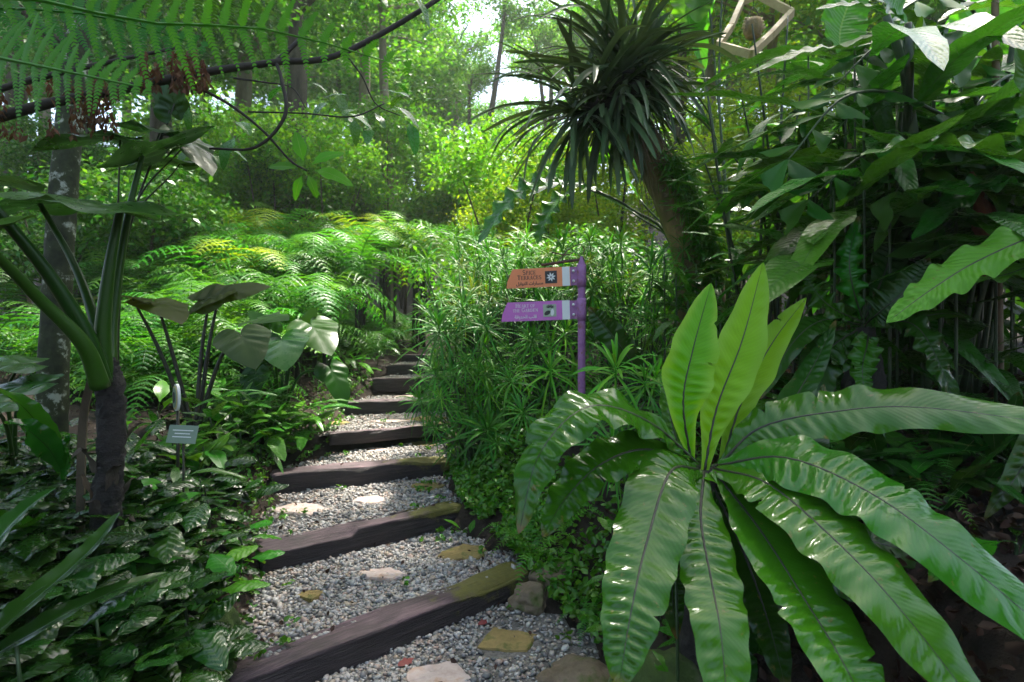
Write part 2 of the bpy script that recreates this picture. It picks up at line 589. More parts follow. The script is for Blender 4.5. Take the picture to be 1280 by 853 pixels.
M['orange'] = paint('orange_paint', (.92, .28, .11))
M['magenta'] = paint('magenta_paint', (.60, .16, .54))
M['white'] = paint('white_paint', (.78, .78, .78))
M['black'] = paint('black_paint', (.02, .02, .022))
M['grey_print'] = paint('grey_print', (.36, .44, .33))
M['plate'] = paint('pale_plate', (.20, .27, .20))
M['yellow_print'] = paint('yellow_print', (.62, .52, .22))


def sleeper_mat():
    m, nt, out = new_mat('sleeper_wood')
    L = nt.links
    tc = N(nt, 'ShaderNodeTexCoord')
    mp = N(nt, 'ShaderNodeMapping')
    mp.inputs['Scale'].default_value = (1.2, 14, 14)
    L.new(tc.outputs['UV'], mp.inputs[0])
    mpo = N(nt, 'ShaderNodeMapping')
    mpo.inputs['Scale'].default_value = (2.2, 30, 30)
    L.new(tc.outputs['Object'], mpo.inputs[0])
    grain = noise_tex(nt, 1.6, 6, vec=mpo.outputs[0], rough=.7)
    col = ramp(nt, grain, [(.25, (.008, .006, .006)), (.5, (.03, .022, .023)), (.75, (.075, .055, .056))])
    at = N(nt, 'ShaderNodeAttribute', attribute_name='worn')
    worn = ramp(nt, grain, [(.3, (.034, .021, .024)), (.5, (.125, .076, .088)), (.78, (.28, .19, .205))])
    pn = noise_tex(nt, 3.2, 4)
    pm = N(nt, 'ShaderNodeMapRange')
    pm.inputs[1].default_value, pm.inputs[2].default_value, pm.inputs[3].default_value = .36, .6, .25
    L.new(pn, pm.inputs[0])
    wf = val(nt, 'MULTIPLY', at.outputs['Fac'], pm.outputs[0], True)
    col = mixc(nt, wf, col, worn)
    am = N(nt, 'ShaderNodeAttribute', attribute_name='moss')
    mn = noise_tex(nt, 9, 5, rough=.7)
    mr = N(nt, 'ShaderNodeMapRange')
    mr.inputs[1].default_value, mr.inputs[2].default_value = .42, .62
    L.new(val(nt, 'ADD', val(nt, 'SUBTRACT', mn, .35), val(nt, 'MULTIPLY', am.outputs['Fac'], .55)), mr.inputs[0])
    moss = mixc(nt, noise_tex(nt, 40, 3), (.06, .075, .008), (.20, .17, .02))
    col = mixc(nt, val(nt, 'MULTIPLY', mr.outputs[0], .85), col, moss)
    b = N(nt, 'ShaderNodeBsdfPrincipled')
    L.new(col, b.inputs['Base Color'])
    L.new(val(nt, 'ADD', .42, val(nt, 'MULTIPLY', grain, .4)), b.inputs['Roughness'])
    bp = N(nt, 'ShaderNodeBump')
    bp.inputs['Strength'].default_value = .9
    bp.inputs['Distance'].default_value = .022
    L.new(val(nt, 'ADD', grain, val(nt, 'MULTIPLY', mr.outputs[0], .3)), bp.inputs['Height'])
    L.new(bp.outputs[0], b.inputs['Normal'])
    L.new(b.outputs[0], out.inputs[0])
    return m


def pebble_mat():
    m, nt, out = new_mat('pebble')
    L = nt.links
    r = N(nt, 'ShaderNodeNewGeometry').outputs['Random Per Island']
    col = ramp(nt, r, [(0, (.09, .09, .092)), (.18, (.24, .23, .22)), (.4, (.39, .385, .38)), (.55, (.35, .275, .195)), (.68, (.50, .48, .46)), (.8, (.34, .23, .18)), (.93, (.58, .56, .53)), (1, (.12, .12, .125))])
    nz = noise_tex(nt, 55, 3)
    col = mixc(nt, val(nt, 'MULTIPLY', nz, .45), col, (.12, .11, .10))
    b = N(nt, 'ShaderNodeBsdfPrincipled')
    L.new(col, b.inputs['Base Color'])
    b.inputs['Roughness'].default_value = .5
    L.new(b.outputs[0], out.inputs[0])
    return m


M['sleeper'] = sleeper_mat()
M['pebble'] = pebble_mat()

# ------------------------------------------------------------------ the lie of the land: eight timber steps climb the path
def on(px, py, h):
    Y = (CAMH - h) * FPX / (py - 426.5)
    return P(px, py, Y)


STEP_H = [.12, .27, .43, .62, .77, 1.0, 1.15, 1.27]
STEP_PX = [((285, 842), (652, 705)), ((322, 679), (572, 627)), ((338, 590), (560, 569)), ((411, 541), (569, 527)),
           ((426, 502), (580, 497)), ((466, 472), (560, 471.5)), ((484, 456), (560, 455)), ((502, 443.3), (560, 443))]
ENDS = [(on(*a, h), on(*b, h)) for (a, b), h in zip(STEP_PX, STEP_H)]
ROWS = [(np.array([-1.7, 1.1, 0]), np.array([.78, 1.6, 0]))] + ENDS + [(np.array([-1.7, 14, 0]), np.array([-.2, 14.4, 0]))]
ROW_H = np.array([-.03] + STEP_H + [1.9])
XL = np.array([r[0][0] for r in ROWS])
XR = np.array([r[1][0] for r in ROWS])


def rows_at(x):
    ys = []
    for a, b in ROWS:
        xx = min(max(x, a[0] - .5), b[0] + .5)
        ys.append(a[1] + (b[1] - a[1]) * (xx - a[0]) / (b[0] - a[0]))
    return np.maximum.accumulate(np.array(ys) + np.arange(len(ys)) * 1e-4)


def sstep(a, b, x):
    t = min(1, max(0, (x - a) / (b - a)))
    return t * t * (3 - 2 * t)


def path_s(x, y):
    return float(np.interp(y, rows_at(x), np.arange(len(ROWS))))


def edges(s):
    i = np.arange(len(ROWS))
    return float(np.interp(s, i, XL)), float(np.interp(s, i, XR))


def gh(x, y):
    s = path_s(x, y)
    base = float(np.interp(s, np.arange(len(ROWS)), ROW_H - .06)) if s < len(ROWS) - 1 else 1.84 + .12 * (y - 14)
    if y > 14:
        base = 1.84 + .12 * (min(y, 22) - 14) + .36 * max(0, min(y, 62) - 22)
    xl, xr = edges(s)
    z = base
    far = sstep(10, 15, y)
    if x < xl:
        d = xl - x
        z += (.12 * min(d, 3) + .03 * max(0, d - 3)) * (1 - .5 * far) + .05
    elif x > xr:
        d = x - xr
        z += (.72 * sstep(.05, .75, d) + .16 * min(max(0, d - .5), 3)) * (1 - .75 * sstep(3.2, 8, y)) + .05
    else:
        z -= .14 * (1 - far)
    if y < 1:
        z -= .0
    k = 1 if (x < xl or x > xr) else .1
    z += k * (.07 * mnoise.noise(Vector((x * 1.1, y * 1.1, 3.1))) + .025 * mnoise.noise(Vector((x * 4.1, y * 4.1, 7.7))))
    if y > 20:
        z += 2.2 * sstep(20, 40, y) * mnoise.noise(Vector((x * .06, y * .05, 1.3)))
    return z


def build_ground():
    a = np.linspace(-1, 1, 170)
    xs = np.sinh(a * 3.9) * 62 / math.sinh(3.9) - .2
    b = np.linspace(0, 1, 190)
    ys = np.concatenate([np.linspace(-24, -1, 24), -1 + 81 * (b[1:] ** 1.9)])
    V = [(x, y, gh(x, y)) for y in ys for x in xs]
    nx = len(xs)
    F = [[j * nx + i, j * nx + i + 1, (j + 1) * nx + i + 1, (j + 1) * nx + i] for j in range(len(ys) - 1) for i in range(nx - 1)]
    setting('ground', make_mesh('ground', V, F, M['soil']))


build_ground()


def tread_z(k):
    return (-.035 if k == 0 else STEP_H[k - 1] - .03)


def tread_pt(k, u, w):
    a0, b0 = ROWS[k]
    a1, b1 = ROWS[k + 1]
    lo = a0 + (b0 - a0) * w
    hi = a1 + (b1 - a1) * w
    return lo + (hi - lo) * u


def build_path():
    g = Geo()
    for k in range(0, 8):
        nu, nw = 14, 20
        V = []
        for i in range(nu + 1):
            for j in range(nw + 1):
                u, w = i / nu, -.07 + 1.14 * j / nw
                p = tread_pt(k, u, w)
                z = tread_z(k) + .018 * mnoise.noise(Vector((p[0] * 5, p[1] * 5, k))) + .02 * u
                V.append((p[0], p[1], z))
        F = [[i * (nw + 1) + j, i * (nw + 1) + j + 1, (i + 1) * (nw + 1) + j + 1, (i + 1) * (nw + 1) + j] for i in range(nu) for j in range(nw)]
        g.add(V, F)
    setting('path', g.mesh('path', M['grit']))


build_path()


def ico(sub):
    import bmesh
    bm = bmesh.new()
    bmesh.ops.create_icosphere(bm, subdivisions=sub, radius=1)
    v = np.array([x.co[:] for x in bm.verts])
    f = np.array([[q.index for q in p.verts] for p in bm.faces])
    bm.free()
    return v, f


def rot_rand(n):
    q = rng.normal(size=(n, 4))
    q /= np.linalg.norm(q, axis=1)[:, None]
    w, x, y, z = q.T
    return np.stack([np.stack([1 - 2 * (y * y + z * z), 2 * (x * y - z * w), 2 * (x * z + y * w)], 1),
                     np.stack([2 * (x * y + z * w), 1 - 2 * (x * x + z * z), 2 * (y * z - x * w)], 1),
                     np.stack([2 * (x * z - y * w), 2 * (y * z + x * w), 1 - 2 * (x * x + y * y)], 1)], 1)


def build_pebbles():
    lots = {2: [], 1: []}
    for k in range(0, 8):
        cnt = [10500, 8800, 6000, 3000, 2600, 1500, 1200, 800][k]
        for _ in range(cnt):
            u, w = random.uniform(.0, 1), random.gauss(.5, .36)
            if w < -.1 or w > 1.1:
                w = random.uniform(-.05, 1.05)
            p = tread_pt(k, u, w)
            if p[1] < 2.0 or any((p[0] - a) ** 2 + (p[1] - b_) ** 2 < (q * .85) ** 2 for a, b_, q in SLABS):
                continue
            z = tread_z(k) + .018 * mnoise.noise(Vector((p[0] * 5, p[1] * 5, k))) + .02 * u
            r = min(.021, max(.006, random.lognormvariate(math.log(.0090), .36)))
            lots[2 if p[1] < 3.9 else 1].append((p[0], p[1], z + r * random.uniform(.1, .8), r))
    for sub, name in ((2, 'gravel'), (1, 'gravel')):
        L = np.array(lots[sub])
        n = len(L)
        v, f = ico(sub if sub == 1 else 1)
        if sub == 2:
            v, f = ico(2) if n < 9000 else ico(1)
        sc3 = np.stack([rng.uniform(.8, 1.45, n), rng.uniform(.75, 1.1, n), rng.uniform(.55, .85, n)], 1) * L[:, 3:4]
        jit = 1 + .12 * rng.normal(size=(n, len(v), 1))
        pv = v[None] * jit * sc3[:, None, :]
        ang = rng.uniform(0, 2 * PI, n)
        c, s = np.cos(ang)[:, None], np.sin(ang)[:, None]
        til = rng.normal(0, .3, (n, 1))
        x, y, z = pv[..., 0], pv[..., 1], pv[..., 2]
        z2 = z + til * x
        out = np.stack([x * c - y * s, x * s + y * c, z2], -1) + L[:, None, :3]
        setting(name, quad_mesh(name, out, len(v), f, M['pebble'], True), 'stuff', 'small grey and beige pebbles covering the path between the timber steps')


SLABS = []

# ------------------------------------------------------------------ timber steps
STEP_LABEL = ['longest worn purplish sleeper, lowest step, with a mossy end by the small ferns',
              'split sleeper step with a pale broken edge, second up from the lowest step',
              'straight dark sleeper step with a yellow mossy strip, third up from the lowest',
              'thin sunken sleeper step half buried in gravel, fourth up from the lowest',
              'dark sleeper step under the overhanging whorled shrub, fifth up from the lowest',
              'short curved sleeper step high on the path, sixth up from the lowest',
              'small shaded sleeper step near the top of the path, seventh up from the lowest',
              'topmost small sleeper step where the path disappears behind the shrub']


def build_step(k):
    a, b = ENDS[k][0].copy(), ENDS[k][1].copy()
    L = np.linalg.norm(b - a)
    d = (b - a) / L
    side = np.array([-d[1], d[0], 0])           # away from the viewer
    w, hgt = (.19, .185) if k not in (3,) else (.13, .12)
    if k >= 5:
        w = .15
    n, m = 120, 36
    V, UV, moss, worn = [], [], [], []
    for i in range(n):
        u = i / (n - 1)
        bow = (.05 if k == 5 else .02) * math.sin(PI * u) * L
        for j in range(m):
            th = 2 * PI * j / m
            c, s = math.cos(th), math.sin(th)
            e = .20
            x = math.copysign(abs(c) ** e, c) * w / 2
            z = math.copysign(abs(s) ** e, s) * hgt / 2
            q = Vector((u * L * 2.2 + k * 9, x * 10, z * 10))
            nz = mnoise.noise(q) * .012 + mnoise.noise(q * 3.1) * .006 + mnoise.noise(Vector((u * L * 1.2 + k * 5, 0, 3))) * .012
            crack = max(0, mnoise.noise(Vector((u * L * 1.1 + 40 + k * 3, x * 34, 1))) - .18) * .06 if z > -.02 else 0
            crack += max(0, .06 - abs(mnoise.noise(Vector((u * L * .7 + k * 7, x * 22 + z * 9, 4))))) * .14
            en = 1 - .10 * (abs(2 * u - 1) ** 14)
            p = a + d * (u * L) + side * (x * en * (1 + nz / w * 3) + bow * -.3) + np.array([0, 0, -hgt / 2 + z * en + nz - crack])
            if k == 1 and z > 0 and x < 0 and u < .42:      # split-off front edge at one end
                p[2] -= .035 * sstep(.42, .38, u) + .01
            V.append(p)
            UV.append((u * L, j / m))
            worn.append(max(0, min(1, (s - .3) * 2)) * (.5 + .5 * math.sin(PI * min(1, u * 1.2))))
            moss.append(max(0, (u - .55) / .45) * (.95 if s > .2 else .25) * (1.6 if k in (0, 2, 3) else 1.25) + (.2 if s > 0 else .06))
    F = [[i * m + j, i * m + (j + 1) % m, (i + 1) * m + (j + 1) % m, (i + 1) * m + j] for i in range(n - 1) for j in range(m)]
    F += [list(range(m))[::-1], [(n - 1) * m + j for j in range(m)]]
    V = np.array(V)
    c = (a + b) / 2
    ang = math.atan2(d[1], d[0])
    R = np.array([[math.cos(ang), math.sin(ang), 0], [-math.sin(ang), math.cos(ang), 0], [0, 0, 1]])
    V = (V - c) @ R.T
    me = make_mesh('timber_step', V, F, M['sleeper'], True, UV)
    for nm, dat in (('moss', moss), ('worn', worn)):
        at = me.attributes.new(nm, 'FLOAT', 'POINT')
        at.data.foreach_set('value', np.array(dat, np.float32))
    o = single('timber_step', me, STEP_LABEL[k], 'step', 'timber steps climbing the path', c)
    o.rotation_euler = (0, 0, ang)


for k in range(8):
    build_step(k)


def slab(name, px, py, r, tread, mat, label, sides=6, seed=0, squ=1.0, ang=0, group='flat stones set in the gravel', lift=.024):
    rs = random.Random(seed)
    c = on(px, py, tread_z(tread) + lift)
    r *= 1.25
    SLABS.append((c[0], c[1], r * (.5 + .5 * squ)))
    ring = []
    for i in range(sides):
        th = 2 * PI * (i + rs.uniform(-.22, .22)) / sides + ang
        q = r * rs.uniform(.8, 1.15)
        ring.append((q * math.cos(th), q * math.sin(th) * squ))
    pts = []
    for i in range(sides):
        x0, y0 = ring[i]
        x1, y1 = ring[(i + 1) % sides]
        for j in range(5):
            t = j / 5
            pts.append((x0 + (x1 - x0) * t + rs.uniform(-.006, .006), y0 + (y1 - y0) * t + rs.uniform(-.006, .006)))
    n = len(pts)
    V = [(x * .3, y * .3, .004 + rs.uniform(-.002, .002)) for x, y in pts] + [(x * .95, y * .95, rs.uniform(-.002, .003)) for x, y in pts] + [(x, y, -.008) for x, y in pts] + [(x, y, -.045) for x, y in pts]
    F = [list(range(n))]
    for lv in range(3):
        F += [[lv * n + i, (lv + 1) * n + i, (lv + 1) * n + (i + 1) % n, lv * n + (i + 1) % n] for i in range(n)]
    o = single(name, make_mesh(name, V, F, M[mat], False), label, 'stone', group, c)
    o.rotation_euler = (rs.uniform(-.05, .05), rs.uniform(-.05, .05), 0)


SL = 'stepping_stone'
slab(SL, 545, 846, .14, 0, 'stone_pink', 'broken pinkish flagstone in the gravel before the lowest timber step', 5, 3, .8)
slab(SL, 630, 803, .13, 0, 'stone_moss', 'square yellow mossy flagstone in the gravel before the lowest step', 4, 8, 1, .6)
slab(SL, 476, 717, .115, 1, 'stone_pink', 'pale pink flagstone in the middle of the second gravel tread', 5, 5, .7)
slab(SL, 388, 743, .07, 1, 'stone_moss', 'small yellow shard of stone half buried in the second gravel tread', 4, 6, .8, .3)
slab(SL, 578, 690, .14, 1, 'stone_moss', 'round mossy flagstone behind the mossy end of the lowest step', 7, 9, .8)
slab(SL, 378, 635, .17, 2, 'stone_pink', 'large sandy flagstone at the leafy edge behind the split step', 5, 12, .8)
slab(SL, 462, 624, .13, 2, 'stone_pink', 'white-pink flagstone in the middle of the third gravel tread', 5, 14, .6)
slab(SL, 535, 607, .15, 2, 'stone_moss', 'oblong mossy yellow flagstone on the third tread by the ground cover', 6, 15, .7)
slab(SL, 468, 562, .13, 3, 'stone_pink', 'small pink flagstone just behind the third timber step', 6, 17, .8)
slab(SL, 530, 555, .17, 3, 'stone_moss', 'yellow mossy flagstone beside dead leaves below the sunken step', 6, 18, .7)
slab(SL, 488, 526, .17, 4, 'stone_pink', 'pink diamond flagstone behind the sunken timber step', 4, 19, .9)
slab(SL, 533, 523, .19, 4, 'stone_moss', 'yellow mossy flagstone under the shrub behind the sunken step', 6, 20, .8)
slab(SL, 421, 528, .14, 4, 'stone_moss', 'greenish flagstone near the leafy edge behind the sunken step', 6, 21, .8)
slab(SL, 505, 495, .16, 5, 'stone_pink', 'sandy flagstone on the gravel tread behind the fifth step', 5, 22, .8)

build_pebbles()


def rock(px, py, Y, r, mat, label, seed, squash=.7):
    v, f = ico(4)
    V = []
    for p in v:
        q = Vector(p)
        V.append(np.array(p) * r * (1 + .42 * mnoise.noise(q * 1.2 + Vector((seed, 0, 0))) + .2 * mnoise.noise(q * 2.9 + Vector((0, seed, 0))) + .05 * mnoise.noise(q * 11)) * np.array([1, 1, squash]))
    c = P(px, py, Y) - np.array([0, 0, r * .25])
    single('rock', make_mesh('rock', V, f, M[mat]), label, 'rock', None, c)


rock(700, 722, 3.45, .19, 'rock', 'brown mossy rock at the end of the lowest timber step', 3)
rock(662, 742, 3.25, .11, 'rock', 'smaller brown rock leaning on the mossy end of the lowest step', 5)
rock(830, 850, 2.1, .17, 'rock_moss', 'pale moss covered rock under the drooping glossy fronds', 8)
rock(352, 553, 5.1, .15, 'rock_moss', 'mossy wedge rock at the edge of the fourth gravel tread', 11, .6)
rock(238, 835, 2.3, .15, 'rock_moss', 'dark mossy rock under the ribbed leaves beside the lowest step', 14)
rock(275, 785, 2.55, .10, 'rock_moss', 'small green stone standing between ribbed leaves and the gravel', 17, 1.2)
rock(575, 540, 5.6, .12, 'rock', 'tan rock at the mossy end of the sunken step', 23)
rock(720, 840, 2.5, .17, 'rock', 'flat dark brown rock at the gravel edge under the glossy fronds', 29, .4)


# ------------------------------------------------------------------ sign post with two arrow boards
def build_sign():
    base = P(727, 0, 4.3)
    gz = gh(base[0], 4.3)
    loc = np.array([base[0], 4.3, gz - .1])
    lab = 'purple metal signpost with orange and magenta arrow boards beside the path'
    t = thing('signpost', lab, 'signpost', loc)
    top = P(726, 330, 4.3)
    H = top[2] - loc[2]
    r = .029
    g = Geo()
    tube(g, [(0, 0, 0), (0.0, 0, H * .5), (0, 0, H)], [r, r], 12, 20)
    part('pole', g.mesh('pole', M['post']), t)
    g = Geo()
    n = 9
    tube(g, [(0, 0, H), (0, 0, H + .012), (0, 0, H + .03), (0, 0, H + .055)], [r * .95, r * .8, r * .55, r * .3], 8, 16)
    part('cap', g.mesh('cap', M['post']), t)
    zt = P(0, 324, 4.3)[2] - loc[2]
    g = Geo()
    tube(g, [(0.02, 0, zt), (-.30, .08, zt - .035)], [.011, .011], 5, 10)
    part('top_bar', g.mesh('top_bar', M['rusty']), t)
    g = Geo()
    sp = [(-.16, .04, zt), (-.10, .03, zt + .07), (-.02, .01, zt + .11), (.02, 0, zt + .08), (.01, 0, zt + .03)]
    tube(g, sp, [.004, .004], 24, 6)
    tube(g, [(-.22, .06, zt + .06), (-.12, .03, zt + .035), (-.06, .02, zt + .05)], [.006, .004], 12, 6)
    part('scroll', g.mesh('scroll', M['rusty']), t)

    def plate(x0, x1, z0, z1, th, cut=0, pin=0):
        """extruded board in the XZ plane; cut = how far the arrow end slants"""
        o = [(x0 + cut * .0, z0), (x1, z0 + pin), (x1, z1 - pin), (x0 + cut, z1)]
        if cut:
            o = [(x0, z0), (x1, z0), (x1, z1), (x0 + cut, z1), (x0 + cut * .15, z0 + (z1 - z0) * .35)]
        V = [(x, -th / 2, z) for x, z in o] + [(x, th / 2, z) for x, z in o]
        m = len(o)
        F = [list(range(m)), list(range(m, 2 * m))[::-1]] + [[i, i + m, (i + 1) % m + m, (i + 1) % m] for i in range(m)]
        return V, F

    for bi, (pyc, col, x0) in enumerate(((345, 'orange', -.575), (387, 'magenta', -.615))):
        zc = P(0, pyc, 4.3)[2] - loc[2]
        hh = .073
        rot = Matrix.Translation((0, 0, zc)) @ Matrix.Rotation(-.16, 4, 'Z') @ Matrix.Rotation(-.030, 4, 'Y')
        # collar round the pole and a bracket with two bolts
        g = Geo()
        tube(g, [(0, 0, zc - .085), (0, 0, zc + .085)], [r + .006, r + .006], 4, 20)
        part('collar', g.mesh('collar', M['post']), t)
        g = Geo()
        g.add(*plate(-.105, -.02, -hh * .95, hh * .95, .014))
        br = part('bracket', g.mesh('bracket', M['post'], False), t, rot)
        for dz in (-.038, .038):
            g = Geo()
            tube(g, [(-.06, -.012, dz), (-.06, -.02, dz), (-.06, -.026, dz)], [.011, .0105, .006], 5, 10)
            part('bolt', g.mesh('bolt', M['white']), br)
        g = Geo()
        g.add(*plate(x0, -.085, -hh, hh, .008, cut=.05))
        bd = part('sign_board', g.mesh('sign_board', M[col], False), t, rot @ Matrix.Translation((0, -.0115, 0)))
        bd['label'] = 'orange arrow board' if bi == 0 else 'magenta arrow board'
        g = Geo()
        g.add(*plate(-.145, -.088, -hh * .985, hh * .985, .003))
        part('white_band', g.mesh('white_band', M['white'], False), bd, Matrix.Translation((0, -.0062, 0)))
        # picture square
        g = Geo()
        sx0, sx1 = (-.275, -.185) if bi == 0 else (-.29, -.19)
        g.add(*plate(sx0, sx1, -.047, .047, .003))
        part('emblem_panel', g.mesh('emblem_panel', M['black' if bi == 0 else 'grey_print'], False), bd, Matrix.Translation((0, -.0062, 0)))
        cx = (sx0 + sx1) / 2
        g = Geo()
        if bi == 0:                                  # white eight-petalled star flower
            for kk in range(8):
                th = kk * PI / 4 + .2
                ca, sa = math.cos(th), math.sin(th)
                o = [(.006, -.003), (.02, -.0065), (.036, 0), (.02, .0065), (.006, .003)]
                g.add([(cx + x * ca - y * sa, 0, x * sa + y * ca) for x, y in o], [[4, 3, 2, 1, 0]])
            part('flower_emblem', g.mesh('flower_emblem', M['white'], False), bd, Matrix.Translation((0, -.0085, 0)))
        else:
            def oval(ox, oz, a, b, rr):
                q = [(a * math.cos(2 * PI * i / 18), b * math.sin(2 * PI * i / 18)) for i in range(18)]
                return [(cx + ox + x * math.cos(rr) - y * math.sin(rr), 0, oz + x * math.sin(rr) + y * math.cos(rr)) for x, y in q], [list(range(18))]
            g.add(*oval(-.018, -.018, .026, .016, .5))
            part('seed_print', g.mesh('seed_print', M['black'], False), bd, Matrix.Translation((0, -.0085, 0)))
            g = Geo()
            g.add(*oval(.02, -.015, .013, .027, -.1))
            part('petal_print', g.mesh('petal_print', M['white'], False), bd, Matrix.Translation((0, -.0087, 0)))
            g = Geo()
            for kk in range(7):
                th = .35 + kk * .4
                g.add(*oval(.004 + .022 * math.cos(th), .018 + .016 * math.sin(th), .013, .0035, th))
            part('sprig_print', g.mesh('sprig_print', M['black'], False), bd, Matrix.Translation((0, -.0089, 0)))
        ink = 'black' if bi == 0 else 'white'
        lines = [('Spice', .026, .036), ('Terraces', -.012, .036)] if bi == 0 else [('Heart of', .030, .030), ('the Garden', -.004, .030)]
        x_mid = -.395 if bi == 0 else -.425
        for txt, z, size in lines:
            lettering(bd, txt, x_mid, z, size, ink)
        arabic(bd, 'مسارات التوابل' if bi == 0 else 'قلب الحديقة', x_mid, -.052, .034, ink)


# serif capitals drawn with strokes on a unit cell: (points, widths) thick stems, thin hairlines, bracket serifs
def arc(cx, cy, rx, ry, a0, a1, n=12):
    return [(cx + rx * math.cos(math.radians(a0 + (a1 - a0) * i / n)), cy + ry * math.sin(math.radians(a0 + (a1 - a0) * i / n))) for i in range(n + 1)]


T_, H_ = .15, .06
GL = {
    'S': (.62, [(arc(.31, .76, .22, .20, 25, 180) + arc(.31, .27, .24, .23, 90, -160)[1:] if False else arc(.31, .75, .22, .21, 30, 230) + arc(.33, .25, .23, .23, 60, -150), .12)]),
    'P': (.66, [([(.14, 0), (.14, 1)], T_), ([(.14, .96), (.36, .96)] + arc(.36, .72, .2, .24, 90, -90) + [(.14, .48)], .085), ([(.0, .03), (.3, .03)], H_), ([(.0, .97), (.2, .97)], H_)]),
    'I': (.34, [([(.17, 0), (.17, 1)], T_), ([(.02, .03), (.32, .03)], H_), ([(.02, .97), (.32, .97)], H_)]),
    'C': (.74, [(arc(.42, .5, .34, .47, 45, 315), .12), ([(.66, .95), (.66, .7)], H_)]),
    'E': (.66, [([(.14, 0), (.14, 1)], T_), ([(.0, .97), (.58, .97)], H_), ([(.0, .03), (.6, .03)], H_), ([(.14, .52), (.44, .52)], H_), ([(.57, .98), (.57, .76)], H_), ([(.59, .02), (.59, .26)], H_), ([(.44, .62), (.44, .40)], H_)]),
    'T': (.70, [([(.35, 0), (.35, 1)], T_), ([(.02, .96), (.68, .96)], H_), ([(.2, .03), (.5, .03)], H_), ([(.04, .98), (.04, .74)], H_), ([(.66, .98), (.66, .74)], H_)]),
    'R': (.74, [([(.14, 0), (.14, 1)], T_), ([(.14, .96), (.34, .96)] + arc(.34, .74, .2, .22, 90, -90) + [(.14, .52)], .085), ([(.34, .52), (.66, .02)], .13), ([(.0, .03), (.28, .03)], H_), ([(.0, .97), (.2, .97)], H_), ([(.6, .03), (.76, .03)], H_)]),
    'A': (.78, [([(.38, 1), (.12, .02)], H_), ([(.38, 1), (.66, .02)], T_), ([(.2, .34), (.56, .34)], H_), ([(.0, .03), (.24, .03)], H_), ([(.52, .03), (.8, .03)], H_)]),
    'H': (.82, [([(.14, 0), (.14, 1)], T_), ([(.66, 0), (.66, 1)], T_), ([(.14, .5), (.66, .5)], H_), ([(.0, .03), (.28, .03)], H_), ([(.52, .03), (.8, .03)], H_), ([(.0, .97), (.28, .97)], H_), ([(.52, .97), (.8, .97)], H_)]),
    'O': (.82, [(arc(.41, .5, .34, .47, 0, 360, 24), .11)]),
    'F': (.60, [([(.14, 0), (.14, 1)], T_), ([(.0, .97), (.58, .97)], H_), ([(.14, .52), (.44, .52)], H_), ([(.57, .98), (.57, .76)], H_), ([(.0, .03), (.3, .03)], H_), ([(.44, .62), (.44, .40)], H_)]),
    'G': (.80, [(arc(.42, .5, .34, .47, 45, 320), .12), ([(.68, .08), (.68, .44)], .13), ([(.52, .44), (.8, .44)], H_), ([(.66, .95), (.66, .72)], H_)]),
    'D': (.80, [([(.14, 0), (.14, 1)], T_), ([(.14, .96), (.32, .96)] + arc(.32, .5, .38, .46, 90, -90) + [(.14, .04)], .10), ([(.0, .03), (.2, .03)], H_), ([(.0, .97), (.2, .97)], H_)]),
    'N': (.84, [([(.14, 0), (.14, 1)], .07), ([(.68, 0), (.68, 1)], .07), ([(.12, 1), (.7, .0)], T_), ([(.0, .03), (.28, .03)], H_), ([(.0, .97), (.18, .97)], H_), ([(.54, .97), (.82, .97)], H_)]),
}


def lettering(bd, txt, xm, z, size, ink):
    """small capitals: upper-case characters stand taller"""
    def sz(ch):
        return size * (1.0 if ch.isupper() else .78)
    tot = sum((GL[c.upper()][0] + .10) * sz(c) if c != ' ' else size * .34 for c in txt)
    x = xm - tot / 2
    lay = 0
    for c in txt:
        if c == ' ':
            x += size * .34
            continue
        w, strokes = GL[c.upper()]
        s = sz(c)
        g = Geo()
        for pts, wd in strokes:
            lay += 1
            p = np.array(pts, float)
            t = np.gradient(p, axis=0)
            t /= np.linalg.norm(t, axis=1)[:, None] + 1e-9
            nn = np.stack([-t[:, 1], t[:, 0]], 1) * wd / 2
            y = -.0002 * (lay % 7)
            V = [((x + q[0] * s), y, z + q[1] * s) for q in p - nn] + [((x + q[0] * s), y, z + q[1] * s) for q in p + nn]
            n = len(p)
            g.add(V, [[i, i + 1, n + i + 1, n + i] for i in range(n - 1)])
        part('letter', g.mesh('letter', M[ink], False), bd, Matrix.Translation((0, -.0065, 0)))
        x += (w + .10) * s


FORMS = {'م': 'ﻡﻢﻣﻤ', 'س': 'ﺱﺲﺳﺴ', 'ا': 'ﺍﺎ', 'ر': 'ﺭﺮ', 'ت': 'ﺕﺖﺗﺘ', 'ل': 'ﻝﻞﻟﻠ', 'و': 'ﻭﻮ', 'ب': 'ﺏﺐﺑﺒ', 'ق': 'ﻕﻖﻗﻘ', 'ح': 'ﺡﺢﺣﺤ', 'د': 'ﺩﺪ', 'ي': 'ﻱﻲﻳﻴ', 'ة': 'ﺓﺔ'}


